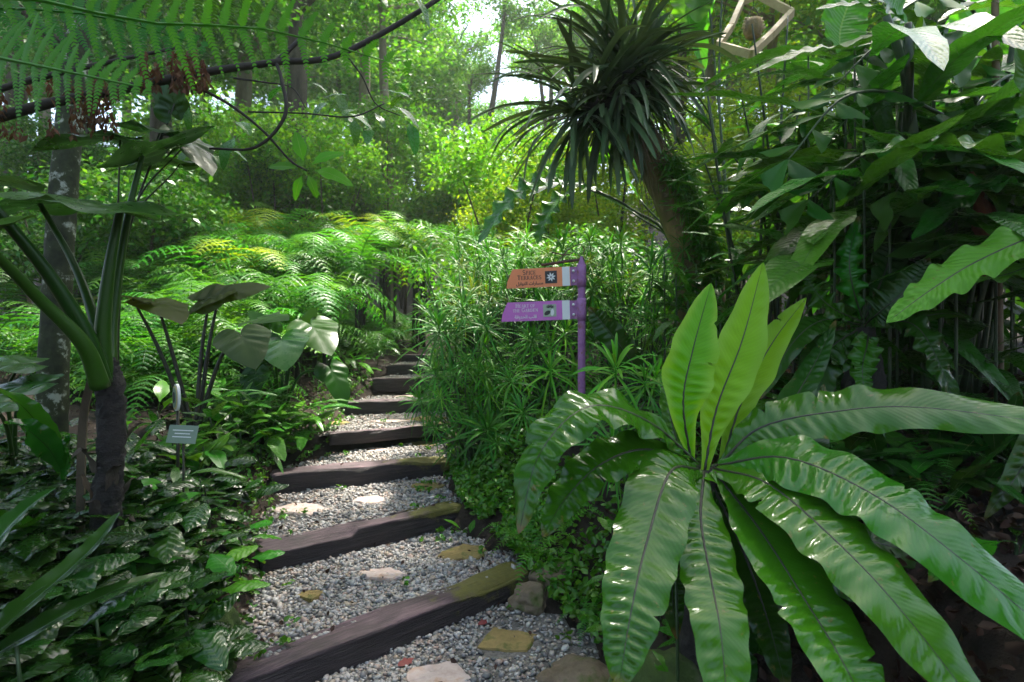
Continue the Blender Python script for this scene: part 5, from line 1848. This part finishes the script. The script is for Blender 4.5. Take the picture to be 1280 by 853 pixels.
b = P(1232, 330, 3.0)
g = Geo()
tube(g, [P(1236, 345, 3.0), P(1232, 290, 2.98), P(1222, 245, 2.96), P(1214, 215, 2.95)], [.045, .05, .035, .008], 20, 9, wob=.35, seed=5)
single('dry_bract', g.mesh('dry_bract', M['bract'], True, b), 'shredded red brown dry bract standing on the bank', 'bract', None, b)

# fishtail palm: arching stalks with wedge-shaped ragged leaflets
def wedge_mesh(seed, mat='palm'):
    q = random.Random(seed)
    g = Geo()
    nu, nv = 7, 6
    V, UV = [], []
    for i in range(nu):
        u = i / (nu - 1)
        for k in range(nv + 1):
            v = k / nv * 2 - 1
            w = .05 + .42 * u ** 1.1
            end = 1 + (.28 * v if seed % 2 else -.28 * v) + (q.uniform(-.07, .07) if i == nu - 1 else 0)
            V.append((v * w, u * (1 if i < nu - 1 else end) * (1 + .12 * v * (1 if seed % 2 else -1) * u), .10 * abs(v) * u - .16 * u * u + .015 * math.sin(v * 16)))
            UV.append((u, k / nv))
    F = [[i * (nv + 1) + k, (i + 1) * (nv + 1) + k, (i + 1) * (nv + 1) + k + 1, i * (nv + 1) + k + 1] for i in range(nu - 1) for k in range(nv)]
    g.add(V, F, UV)
    return g.mesh('leaflet', M[mat])


WG = [wedge_mesh(i) for i in range(4)]


def palm(label, base, stalks, seed, size=.22):
    b = P(*base)
    b[2] = gh(b[0], b[1])
    t = thing('fishtail_palm', label, 'palm', b)
    q = random.Random(seed)
    for pts, n in stalks:
        g = Geo()
        s = tube(g, [b + (q.uniform(-.1, .1), 0, -.05)] + [P(*p) for p in pts], [.018, .011, .004], 40, 7)
        st = part('leaf_stalk', g.mesh('leaf_stalk', M['cane'], True, b), t)
        tt = tangents(s)
        for k in range(n):
            i = int(14 + 25 * k / (n - 1))
            sd = 1 if k % 2 else -1
            side = nrm(np.cross(tt[i], (0, -.6, .8))) * sd
            d = nrm(side + tt[i] * .5 + np.array([0, -.15, -.25]))
            part('leaflet', q.choice(WG), t, frame_m(s[i] - b, d, (q.uniform(-.3, .3), -.6, .8), size * q.uniform(.75, 1.25)))
        part('leaflet', q.choice(WG), t, frame_m(s[-1] - b, tt[-1], (0, -.5, .8), size * 1.2))


palm('fishtail palm with many ragged wedge leaflets above the ruffled fern', (1200, 420, 3.6), [
    ([(1230, 220, 3.4), (1150, 130, 3.2), (1060, 120, 3.0), (985, 200, 2.9)], 15),
    ([(1240, 250, 3.4), (1180, 190, 3.2), (1090, 190, 3.1), (1010, 250, 3.0)], 15),
    ([(1250, 260, 3.5), (1230, 160, 3.3), (1180, 170, 3.1), (1120, 240, 3.0)], 13),
    ([(1230, 180, 3.6), (1180, 60, 3.5), (1110, 50, 3.4), (1040, 110, 3.3)], 15),
    ([(1260, 260, 3.4), (1290, 190, 3.2), (1240, 230, 3.0), (1170, 290, 2.95)], 13),
    ([(1260, 200, 3.5), (1270, 100, 3.3), (1230, 120, 3.2), (1190, 190, 3.1)], 13),
    ([(1250, 180, 3.8), (1220, 20, 3.7), (1150, 0, 3.6), (1080, 60, 3.6)], 13),
], 4, .155)
palm('second fishtail palm filling the shade behind the first', (1110, 420, 4.6), [
    ([(1100, 260, 4.6), (1060, 180, 4.5), (1010, 180, 4.4), (970, 240, 4.3)], 13),
    ([(1110, 260, 4.6), (1100, 150, 4.5), (1050, 120, 4.4), (1000, 150, 4.3)], 13),
    ([(1120, 280, 4.6), (1150, 240, 4.5), (1120, 230, 4.3), (1080, 270, 4.2)], 11),
    ([(1130, 260, 4.7), (1200, 180, 4.6), (1260, 190, 4.5), (1300, 240, 4.4)], 13),
    ([(1130, 260, 4.7), (1180, 120, 4.7), (1240, 90, 4.6), (1300, 130, 4.5)], 13),
], 7, .18)
broad_plant('banana_plant', 'banana plant with dark oar-shaped leaves overhanging the fishtail palm', (1120, 430, 4.0), [
    ([(1110, 250, 3.9)], [(1075, 70, 3.6), (1045, 62, 3.5), (1000, 68, 3.4), (938, 92, 3.3)], .085, (.05, -.45, .9), 'jungle'),
    ([(1120, 250, 3.8)], [(1140, 45, 3.5), (1110, 20, 3.4), (1070, 8, 3.3), (1020, 12, 3.25)], .09, (.05, -.6, .8), 'jungle'),
    ([(1120, 250, 3.8)], [(1135, 32, 3.4), (1115, 10, 3.35), (1095, -20, 3.3), (1075, -70, 3.3)], .15, (.2, -.9, .3), 'jungle'),
    ([(1150, 250, 3.6)], [(1130, 50, 3.3), (1160, 40, 3.2), (1190, 60, 3.1), (1200, 110, 3.0)], .15, (.2, -.6, .75), 'palm', dict(ruf=.2)),
    ([(1160, 250, 3.8)], [(1170, 25, 3.6), (1220, 12, 3.5), (1270, 10, 3.4), (1340, 30, 3.3)], .10, (.0, -.4, .9), 'jungle'),
    ([(1060, 200, 4.2)], [(1052, 75, 4.4), (1050, 40, 4.5), (1062, 0, 4.6), (1080, -60, 4.7)], .2, (.1, -.9, .3), 'backlit'),
    ([(1160, 250, 4.2)], [(1190, 100, 4.4), (1215, 60, 4.5), (1235, 10, 4.6), (1250, -60, 4.7)], .28, (-.1, -.9, .3), 'backlit'),
])
broad_plant('wavy_leaf_plant', 'large dark leaf with a wavy pale edge stretching across the bank growth', (1320, 420, 3.0), [
    ([(1335, 300, 2.8)], [(1300, 215, 2.6), (1230, 188, 2.5), (1150, 182, 2.5), (1075, 195, 2.55)], .115, (.0, -.35, .9), 'jungle', dict(ruf=.3, rf=5, prof=(.3, .4, 2.6))),
    ([(1335, 300, 2.9)], [(1310, 240, 2.9), (1250, 230, 2.8), (1200, 250, 2.75), (1140, 300, 2.7)], .10, (.0, -.35, .9), 'jungle', dict(ruf=.3, rf=5)),
    ([(1335, 300, 2.9)], [(1330, 240, 2.7), (1300, 180, 2.6), (1290, 120, 2.55), (1270, 60, 2.5)], .09, (-.4, -.8, .4), 'jungle', dict(ruf=.3, rf=5)),
], sr=.02)
broad_plant('tall_banana', 'tall banana whose pale leaf tips hang down behind the epiphyte', (930, 380, 6.5), [
    ([(900, 150, 6.5)], [(880, -60, 6.3), (875, -30, 6.1), (872, 0, 6.0), (870, 28, 6.0)], .22, (.1, -1, .1), 'palm'),
    ([(890, 150, 6.6)], [(850, -30, 6.6), (858, 0, 6.5), (862, 30, 6.5), (866, 55, 6.4)], .24, (.1, -1, .1), 'backlit'),
    ([(900, 150, 6.6)], [(905, -60, 6.6), (880, -20, 6.6), (870, 30, 6.6), (880, 90, 6.6)], .2, (.3, -1, .1), 'backlit'),
])

for px, py, Y in ((845, 345, 4.55), (870, 330, 4.5), (895, 350, 4.5), (910, 325, 4.6), (860, 375, 4.3), (900, 385, 4.2), (830, 320, 4.7)):
    c = P(px, py, Y)
    leafy_plant('trunk_foot_plant', 'leafy plant hiding the foot of the leaning trunk', 'plant', gpos(c[0], Y), LANCE + OVAL, 11, random.uniform(.22, .34), 'leafy plants at the foot of the leaning trunk', (-.3, .9), .1, 1, rs=random, mat=M['jungle'], top=max(.3, c[2] - gh(c[0], Y)), stem='cane')

# small broad leaves tucked round the rosette and on the bank
rp = random.Random(31)
for i in range(34):
    px, py = rp.uniform(760, 1010), rp.uniform(500, 700)
    Y = rp.uniform(2.2, 2.7)
    x = (px - 640) / FPX * Y
    xl, xr = edges(path_s(x, Y))
    if x < xr + .15:
        continue
    wh = 'under the drooping fronds of' if py > 610 else ('beside the upright fronds of' if px < 890 else 'behind the level frond of')
    leafy_plant('bank_seedling', 'small glossy seedling ' + wh + ' the large glossy fern', 'plant', gpos(x, Y), OVAL, 7, rp.uniform(.10, .17), 'seedlings ' + wh + ' the large fern', (-.1, 1), .05, rp.uniform(.1, .4), rs=rp, mat=M['jungle'], stem='cane')
for i in range(30):
    px, Y = rp.uniform(900, 1330), rp.uniform(3.2, 4.6)
    x = (px - 640) / FPX * Y
    wh = 'beside the black canes' if px < 1010 else 'under the fishtail palm' if px < 1170 else 'behind the red brown bract'
    sz_ = rp.uniform(.2, .38)
    leafy_plant('bank_shrub', ('large' if sz_ > .29 else 'small') + ' leaved shade plant on the bank ' + wh, 'plant', gpos(x, Y), LANCE + OVAL, 10, sz_, 'shade plants ' + wh, (-.1, 1.1), .08, rp.uniform(.15, .7), rs=rp, mat=M['jungle'], stem='cane')
for i in range(50):
    px, py, Y = rp.uniform(1010, 1330), rp.uniform(20, 330), rp.uniform(3.0, 4.9)
    c = P(px, py, Y)
    g0 = gh(c[0], Y)
    wh = ('beside the black canes' if px < 1030 else 'among the fishtail leaflets' if px < 1180 else 'around the brown cane') + (', low over the ruffled fern' if py > 200 else ', high under the banana leaves')
    leafy_plant('broad_leaf_shrub', ('very large' if (sz_ := rp.uniform(.42, .76)) > .64 else 'broad' if sz_ > .53 else 'medium') + ' leaved tall dark shrub ' + wh, 'shrub', (c[0], Y, g0), LANCE, 11, sz_ * 1.2, 'broad leaf shrubs ' + wh, (-.5, .8), .12, 1, rs=rp, mat=M['jungle'], top=c[2] - g0, stem='cane')
for i in range(16):
    px, py, Y = rp.uniform(1010, 1330), rp.uniform(540, 830), rp.uniform(2.3, 2.8)
    c = P(px, py, Y)
    wh = 'in the dark hollow under the level glossy frond' if py < 660 else 'at the foot of the bank behind the widest drooping fronds'
    leafy_plant('shade_plant', 'dark strap leaved plant ' + wh, 'plant', gpos(c[0], Y), LANCE, 8, rp.uniform(.25, .4), 'strap leaved plants ' + wh, (-.1, 1.1), .06, .12, rs=rp, mat=M['nest_dark'])
for px, py, Y, n, sz, mat, lab in ((1270, 690, 1.95, 6, .24, 'nest', 'green rosette of plain straps at the foot of the bank edge fern'), (920, 585, 2.05, 5, .11, 'nest', 'little oval leaves growing in the heart of the large glossy fern'),
                                   (845, 590, 2.0, 4, .11, 'nest', 'pair of light oval leaves at the base of the upright young fronds'), (585, 662, 3.9, 5, .11, 'backlit', 'bright green seedling with oval leaves by the round mossy flagstone'),
                                   (880, 350, 4.2, 7, .2, 'jungle', 'leafy seedling standing before the leaning trunk foot'), (770, 640, 2.6, 8, .13, 'jungle', 'dark leafy sprig hanging behind the drooping fronds')):
    c = P(px, py, Y)
    g0 = min(gh(c[0], Y), c[2])
    leafy_plant('leafy_sprig', lab, 'plant', (c[0], Y, g0), OVAL, n, sz, None, (.0, 1.0), .03, max(.06, c[2] - g0), rs=rp, mat=M[mat], stem='cane')

# ------------------------------------------------------------------ hanging timber frame and slatted lantern far behind the canes
Yh = 8.5
o = P(940, 35, Yh)
t = thing('hanging_timber_star', 'pale timber polygon frame hanging in the trees behind the canes', 'frame', o)
ring = [(898, 57, 8.3), (938, 68, 8.0), (964, 44, 8.3), (990, 16, 8.6), (948, -6, 9.0), (928, 2, 9.0), (914, 34, 8.7)]
for i in range(len(ring)):
    a, b = P(*ring[i]), P(*ring[(i + 1) % len(ring)])
    d = nrm(b - a)
    up = nrm(np.array([0, -.5, .85]))
    sd = nrm(np.cross(d, up))
    w, h = .055, .075
    a2, b2 = a + d * .006 * i, b - d * .004
    V = [q + sd * sx * h * .5 + np.cross(sd, d) * sz_ * w for q in (a2, b2) for sx, sz_ in ((-1, -1), (1, -1), (1, 1), (-1, 1))]
    g = Geo()
    g.add(V, [[0, 1, 2, 3], [7, 6, 5, 4], [0, 4, 5, 1], [1, 5, 6, 2], [2, 6, 7, 3], [3, 7, 4, 0]])
    part('plank', g.mesh('plank', M['plank'], False, o), t)
g = Geo()
for q in ((898, 57, 8.3), (990, 16, 8.6)):
    tube(g, [P(*q), P(942, -190, 8.6)], [.006, .006], 3, 5)
part('hanging_wire', g.mesh('hanging_wire', M['twig'], True, o), t)
o = P(942, 32, 8.2)
t = thing('slatted_lantern', 'small slatted wooden lantern hanging inside the timber frame', 'lantern', o)
for k in range(4):
    g = Geo()
    z = .10 - k * .045
    r_ = .10 + .012 * k
    tube(g, [(-r_ - .03, 0, z), (r_ + .03, 0, z)], [.015, .015], 3, 6)
    part('slat', g.mesh('slat', M['plank']), t)
g = Geo(); tube(g, [(0, .02, -.16), (0, .02, -.06), (0, .02, .08)], [.10, .14, .12], 6, 10); part('body', g.mesh('body', M['bark_warm']), t)
g = Geo(); tube(g, [(-.1, 0, .1), (0, 0, .26), (.1, 0, .1)], [.006, .006], 10, 5); tube(g, [(0, 0, .24), (0, .1, 2.2)], [.005, .005], 3, 5); part('wire', g.mesh('wire', M['twig']), t)

# ------------------------------------------------------------------ trees and bushes behind
def crown_mesh(name, seed, n, leaf, clumps, rad, mat, shape=(1, 1, .8), spread=.34, six=False):
    r = np.random.default_rng(seed)
    cc = r.normal(size=(clumps, 3))
    cc /= np.linalg.norm(cc, axis=1)[:, None]
    cc *= (r.uniform(.25, 1, (clumps, 1)) ** .6)
    cc *= np.array(shape) * rad
    idx = r.integers(0, clumps, n)
    off = r.normal(size=(n, 3)) * np.array([1, 1, .55]) * spread * rad * .55
    c = cc[idx] + off
    nr_ = r.normal(size=(n, 3)) * .55 + np.array([0, 0, .7]) + off / (np.linalg.norm(off, axis=1)[:, None] + 1e-6) * .4
    nr_ /= np.linalg.norm(nr_, axis=1)[:, None]
    d = r.normal(size=(n, 3)) + np.array([0, 0, -.35])
    d -= nr_ * np.sum(d * nr_, 1)[:, None]
    d /= np.linalg.norm(d, axis=1)[:, None]
    sd = np.cross(nr_, d)
    s = (leaf * r.uniform(.6, 1.4, n))[:, None]
    b = c - d * s * .5
    V = np.stack([b, b + d * s * .45 + sd * s * .27 + nr_ * s * .06, b + d * s - nr_ * s * .10, b + d * s * .45 - sd * s * .27 + nr_ * s * .06], 1)
    return quad_mesh(name, V, 4, [[0, 1, 2, 3]], M[mat]), cc


CR = [crown_mesh('crown', 40 + i, 6000, .055, 42, 1.0, 'crown', (1, 1, .85), .28) for i in range(3)]
CRF = [crown_mesh('crown', 60 + i, 6500, .075, 36, 1.0, 'crown', (1, 1, .8), .28) for i in range(2)]
BU = [crown_mesh('foliage', 50 + i, 3600, .085, 22, 1.0, 'crown', (1, 1, .75), .40) for i in range(3)]
rt_ = random.Random(77)


def tree(label, px, Y, top, cr, mat, trunk_r, tmat, group, far=False, crown_frac=.62, lean=0):
    x = (px - 640) / FPX * Y
    g0 = gh(x, Y)
    H = P(px, top, Y)[2] - g0
    t = thing('forest_tree', label, 'tree', (x, Y, g0), group)
    k = rt_.randrange(len(CRF if far else CR))
    me, cc = (CRF if far else CR)[k]
    cz = H - cr * .8
    rot = rt_.uniform(0, 6)
    g = Geo()
    top_z = cz
    tube(g, [(0, 0, -.3), (lean * .3 + rt_.uniform(-.1, .1), 0, H * .3), (lean * .7, rt_.uniform(-.1, .1), H * .55), (lean, 0, top_z)], [trunk_r * 1.15, trunk_r, trunk_r * .8, trunk_r * .35], 18, 10, wob=.06, seed=k)
    tr = part('trunk', g.mesh('trunk', M[tmat]), t)
    sz = np.array([cr, cr, cr * crown_frac * 1.3])
    R = np.array([[math.cos(rot), -math.sin(rot), 0], [math.sin(rot), math.cos(rot), 0], [0, 0, 1]])
    for j in range(0, 12, 2):
        e = (R @ (cc[j] * sz)) + np.array([lean, 0, cz])
        z0 = max(H * .35, min(cz, e[2] - .6))
        g = Geo()
        tube(g, [(lean * z0 / cz, 0, z0), (lean * .9 * .5 + e[0] * .5, e[1] * .5, (z0 + e[2]) / 2 + .2), e], [trunk_r * .35, trunk_r * .2, trunk_r * .06], 8, 5)
        part('limb', g.mesh('limb', M[tmat]), t)
    part('crown', me, t, Matrix.Translation((lean, 0, cz)) @ Matrix.Rotation(rot, 4, 'Z') @ Matrix.Diagonal((sz[0], sz[1], sz[2], 1)), M[mat] if mat != 'crown' else None)


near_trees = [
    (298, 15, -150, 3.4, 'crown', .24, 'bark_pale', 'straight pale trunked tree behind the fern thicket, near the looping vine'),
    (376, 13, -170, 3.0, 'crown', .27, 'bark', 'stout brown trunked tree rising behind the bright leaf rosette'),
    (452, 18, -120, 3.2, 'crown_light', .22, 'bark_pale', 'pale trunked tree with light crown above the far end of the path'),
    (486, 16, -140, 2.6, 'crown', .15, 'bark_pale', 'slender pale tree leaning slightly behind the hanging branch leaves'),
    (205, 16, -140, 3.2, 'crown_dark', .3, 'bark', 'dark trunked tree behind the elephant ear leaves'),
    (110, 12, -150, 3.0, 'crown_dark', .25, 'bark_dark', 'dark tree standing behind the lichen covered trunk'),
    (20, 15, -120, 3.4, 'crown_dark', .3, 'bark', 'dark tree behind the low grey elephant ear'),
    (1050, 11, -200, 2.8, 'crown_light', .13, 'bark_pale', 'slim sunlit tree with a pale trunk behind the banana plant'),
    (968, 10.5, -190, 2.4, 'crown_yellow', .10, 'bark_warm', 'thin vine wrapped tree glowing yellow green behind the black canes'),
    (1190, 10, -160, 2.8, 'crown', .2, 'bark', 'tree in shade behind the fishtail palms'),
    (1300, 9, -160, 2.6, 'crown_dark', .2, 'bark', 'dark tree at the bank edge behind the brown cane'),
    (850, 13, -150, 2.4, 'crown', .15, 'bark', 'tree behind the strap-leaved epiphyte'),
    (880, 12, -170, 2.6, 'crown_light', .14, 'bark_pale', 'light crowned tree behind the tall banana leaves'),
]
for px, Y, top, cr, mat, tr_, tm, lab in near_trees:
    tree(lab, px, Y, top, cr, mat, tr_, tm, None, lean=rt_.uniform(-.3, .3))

for px, Y, top, cr, mat in ((495, 27, 20, 3.4, 'crown'), (505, 24, 55, 3.0, 'crown'), (562, 30, 28, 2.4, 'crown'), (612, 40, 128, 2.6, 'crown'), (654, 45, 120, 3.0, 'crown'), (592, 26, 66, 1.5, 'crown'), (690, 34, 20, 2.6, 'crown'), (535, 34, 70, 3.4, 'crown'), (420, 28, -40, 4.5, 'crown'), (345, 30, -30, 4.8, 'crown'), (260, 27, -60, 4.5, 'crown'), (160, 28, -60, 4.8, 'crown'),
                            (60, 24, -80, 4.5, 'crown'), (-30, 26, -60, 4.5, 'crown'), (745, 30, 20, 3.2, 'crown_light'), (672, 44, 185, 3.6, 'crown'), (800, 26, -40, 3.6, 'crown'), (840, 24, -60, 4, 'crown_light'), (920, 22, -60, 4, 'crown_light'),
                            (1000, 20, -80, 3.8, 'crown_light'), (1090, 24, -80, 4, 'crown'), (1180, 22, -60, 4, 'crown'), (1270, 20, -60, 4, 'crown'), (630, 55, 195, 3.6, 'crown'), (588, 48, 178, 3.2, 'crown'), (470, 38, 10, 5, 'crown'), (390, 40, -20, 5.5, 'crown'),
                            (300, 42, -30, 5.5, 'crown'), (210, 40, -30, 5.5, 'crown'), (100, 38, -30, 5.5, 'crown'), (0, 36, -30, 5.5, 'crown'), (772, 40, 60, 4.4, 'crown'), (820, 38, -20, 5, 'crown'), (910, 36, -30, 5, 'crown'), (1010, 36, -30, 5, 'crown'), (1120, 36, -30, 5, 'crown'), (1240, 36, -30, 5, 'crown'),
                            (515, 45, 60, 4, 'crown'), (700, 55, 150, 3.8, 'crown'), (545, 58, 110, 4, 'crown')):
    lab, grp = ('tall tree fading into the misty hillside', 'misty hillside trees') if mat == 'crown' else ('sunlit pale green tree on the hillside behind the canes and epiphyte', 'sunlit hillside trees')
    wh = ('behind the lichen covered tree' if px < 130 else 'behind the elephant ear leaves' if px < 260 else 'beyond the looping vine' if px < 360 else 'beyond the bright leaf rosette' if px < 460 else 'beyond the top of the steps' if px < 560 else
          'beside the white sky gap' if px < 710 else 'beyond the epiphyte' if px < 860 else 'beyond the black canes' if px < 1040 else 'beyond the fishtail palms')
    kd = ('sunlit pale green tree ' if mat == 'crown_light' else 'misty green tree ') + ('far up the hillside ' if Y > 34 else 'low on the hillside ')
    lab, grp = kd + wh, kd + wh
    tree(lab, px + rt_.uniform(-8, 8), Y, top, cr, mat, rt_.uniform(.16, .28), rt_.choice(('bark', 'bark_pale')), grp, True)

CANOPY = crown_mesh('crown', 91, 13000, .05, 60, 1.0, 'crown', (1, 1, .85), .30)


def canopy_tree(label, foot, crown_c, rad, mat):
    loc = np.array([foot[0], foot[1], gh(*foot)])
    c = np.array(crown_c) - loc
    t = thing('canopy_tree', label, 'tree', loc)
    g = Geo()
    tube(g, [(0, 0, -.3), (c[0] * .1, c[1] * .1, c[2] * .5), (c[0] * .5, c[1] * .5, c[2] * .85), c], [.3, .24, .16, .08], 24, 12, wob=.05)
    part('trunk', g.mesh('trunk', M['bark']), t)
    me, cc = CANOPY
    for j in range(0, 14, 2):
        g = Geo()
        tube(g, [c * .8, c + cc[j] * rad * .5, c + cc[j] * rad * np.array([1, 1, .5])], [.08, .05, .02], 8, 5)
        part('limb', g.mesh('limb', M['bark']), t)
    part('crown', me, t, Matrix.Translation(c) @ Matrix.Diagonal((rad, rad, rad * .5, 1)), M[mat])
    return t


canopy_tree('spreading tree whose canopy shades the steps and the large glossy fern', (5.6, 2.2), (1.9, 4.0, 8.2), 2.8, 'crown')  # unseen tree overhead, added to keep direct sun off the foreground
canopy_tree('spreading tree whose canopy shades the elephant ear bed', (-6.5, 3.0), (-1.6, 4.9, 9.2), 3.2, 'crown')  # also out of view, placed to shade the bed and its heart leaves

for i, (x, y, h, rad) in enumerate(((-6.5, -3, 6.5, 3.4), (9, -4, 6.5, 3.2), (-10, 3, 7, 3.6), (0.5, -11, 9, 4), (-7, -9, 9, 4), (8, -9, 9, 4), (-12, 9, 8, 3.4))):  # rest of the wood, out of view, added to block low sky light
    canopy_tree('broad crowned forest tree standing behind the foot of the path', (x, y), (x + .3, y + .2, gh(x, y) + h), rad, 'crown')['group'] = 'forest trees behind the foot of the path'

tree('leaning tree whose crown closes over the white sky gap', 572, 24, -62, 2.1, 'crown', .16, 'bark', None, True, lean=2.1)
tree('slim tree leaning across the white sky gap from the epiphyte side', 712, 27, 10, 2.0, 'crown_light', .15, 'bark', None, True, lean=-1.6)

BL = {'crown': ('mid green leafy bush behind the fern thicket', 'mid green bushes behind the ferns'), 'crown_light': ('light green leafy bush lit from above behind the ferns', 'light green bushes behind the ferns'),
      'crown_yellow': ('yellow green sunlit bush glowing behind the signpost shrubs', 'glowing yellow green bushes'), 'crown_dark': ('dark leafy bush', 'dark leafy bushes')}


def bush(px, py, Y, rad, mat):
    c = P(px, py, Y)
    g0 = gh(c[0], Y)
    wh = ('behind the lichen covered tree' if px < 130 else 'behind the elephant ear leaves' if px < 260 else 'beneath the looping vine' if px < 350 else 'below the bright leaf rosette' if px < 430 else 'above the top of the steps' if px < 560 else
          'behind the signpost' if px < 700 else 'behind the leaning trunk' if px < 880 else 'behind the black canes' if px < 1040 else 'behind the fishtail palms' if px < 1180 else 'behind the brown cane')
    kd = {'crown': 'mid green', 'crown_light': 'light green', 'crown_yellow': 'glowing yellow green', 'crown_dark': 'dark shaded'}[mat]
    far_ = 'distant ' if Y > 15.5 else ''
    t = thing('leafy_bush', ('broad ' if rad > 1.15 else 'compact ') + far_ + kd + ' bush ' + wh, 'bush', (c[0], Y, g0), far_ + kd + ' bushes ' + wh)
    me, cc = rt_.choice(BU)
    zc = max(c[2] - g0, rad * .5)
    rot = rt_.uniform(0, 6)
    R = np.array([[math.cos(rot), -math.sin(rot), 0], [math.sin(rot), math.cos(rot), 0], [0, 0, 1]])
    for j in range(3):
        e = R @ (cc[j] * rad) + np.array([0, 0, zc])
        g = Geo()
        tube(g, [(rt_.uniform(-.05, .05), 0, -.1), (e[0] * .4, e[1] * .4, e[2] * .5), e], [.035, .025, .008], 6, 5)
        part('stem', g.mesh('stem', M['bark']), t)
    part('foliage', me, t, Matrix.Translation((0, 0, zc)) @ Matrix.Rotation(rot, 4, 'Z') @ Matrix.Scale(rad, 4), M[mat] if mat != 'crown' else None)


def bushes(n, x0, x1, y0, y1, Y0, Y1, r0, r1, mats, seed):
    q = random.Random(seed)
    for _ in range(n):
        bush(q.uniform(x0, x1), q.uniform(y0, y1), q.uniform(Y0, Y1), q.uniform(r0, r1), q.choice(mats))


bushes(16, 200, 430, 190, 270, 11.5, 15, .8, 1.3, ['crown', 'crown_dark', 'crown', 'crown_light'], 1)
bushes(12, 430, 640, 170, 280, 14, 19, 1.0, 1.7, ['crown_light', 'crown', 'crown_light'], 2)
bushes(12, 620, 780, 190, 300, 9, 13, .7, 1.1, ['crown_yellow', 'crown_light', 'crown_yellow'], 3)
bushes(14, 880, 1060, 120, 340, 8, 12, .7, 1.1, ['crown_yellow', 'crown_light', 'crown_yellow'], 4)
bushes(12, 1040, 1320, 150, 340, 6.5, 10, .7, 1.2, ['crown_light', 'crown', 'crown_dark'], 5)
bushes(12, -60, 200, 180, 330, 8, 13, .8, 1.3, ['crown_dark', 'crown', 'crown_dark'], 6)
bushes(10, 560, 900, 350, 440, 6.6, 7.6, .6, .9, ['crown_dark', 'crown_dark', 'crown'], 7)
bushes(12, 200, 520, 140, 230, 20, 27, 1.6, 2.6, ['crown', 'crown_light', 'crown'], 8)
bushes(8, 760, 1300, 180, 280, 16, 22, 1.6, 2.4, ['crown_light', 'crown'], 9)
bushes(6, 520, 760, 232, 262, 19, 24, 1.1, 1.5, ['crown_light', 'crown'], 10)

# ------------------------------------------------------------------ damp air between the trees
def build_haze():
    x0, x1, y0, y1, z0, z1 = -66, 66, -28, 84, -3, 42
    V = [(x, y, z) for z in (z0, z1) for x, y in ((x0, y0), (x1, y0), (x1, y1), (x0, y1))]
    F = [[3, 2, 1, 0], [4, 5, 6, 7], [0, 1, 5, 4], [1, 2, 6, 5], [2, 3, 7, 6], [3, 0, 4, 7]]
    m, nt, out = new_mat('haze')
    v = N(nt, 'ShaderNodeVolumePrincipled')
    v.inputs['Color'].default_value = (.93, .97, .93, 1)
    v.inputs['Density'].default_value = HAZE
    v.inputs['Anisotropy'].default_value = .3
    nt.links.new(v.outputs[0], out.inputs['Volume'])
    setting('haze', make_mesh('haze', V, F, m, False), 'stuff', 'damp pale air between the trees')


HAZE = .0014
if HAZE:
    build_haze()
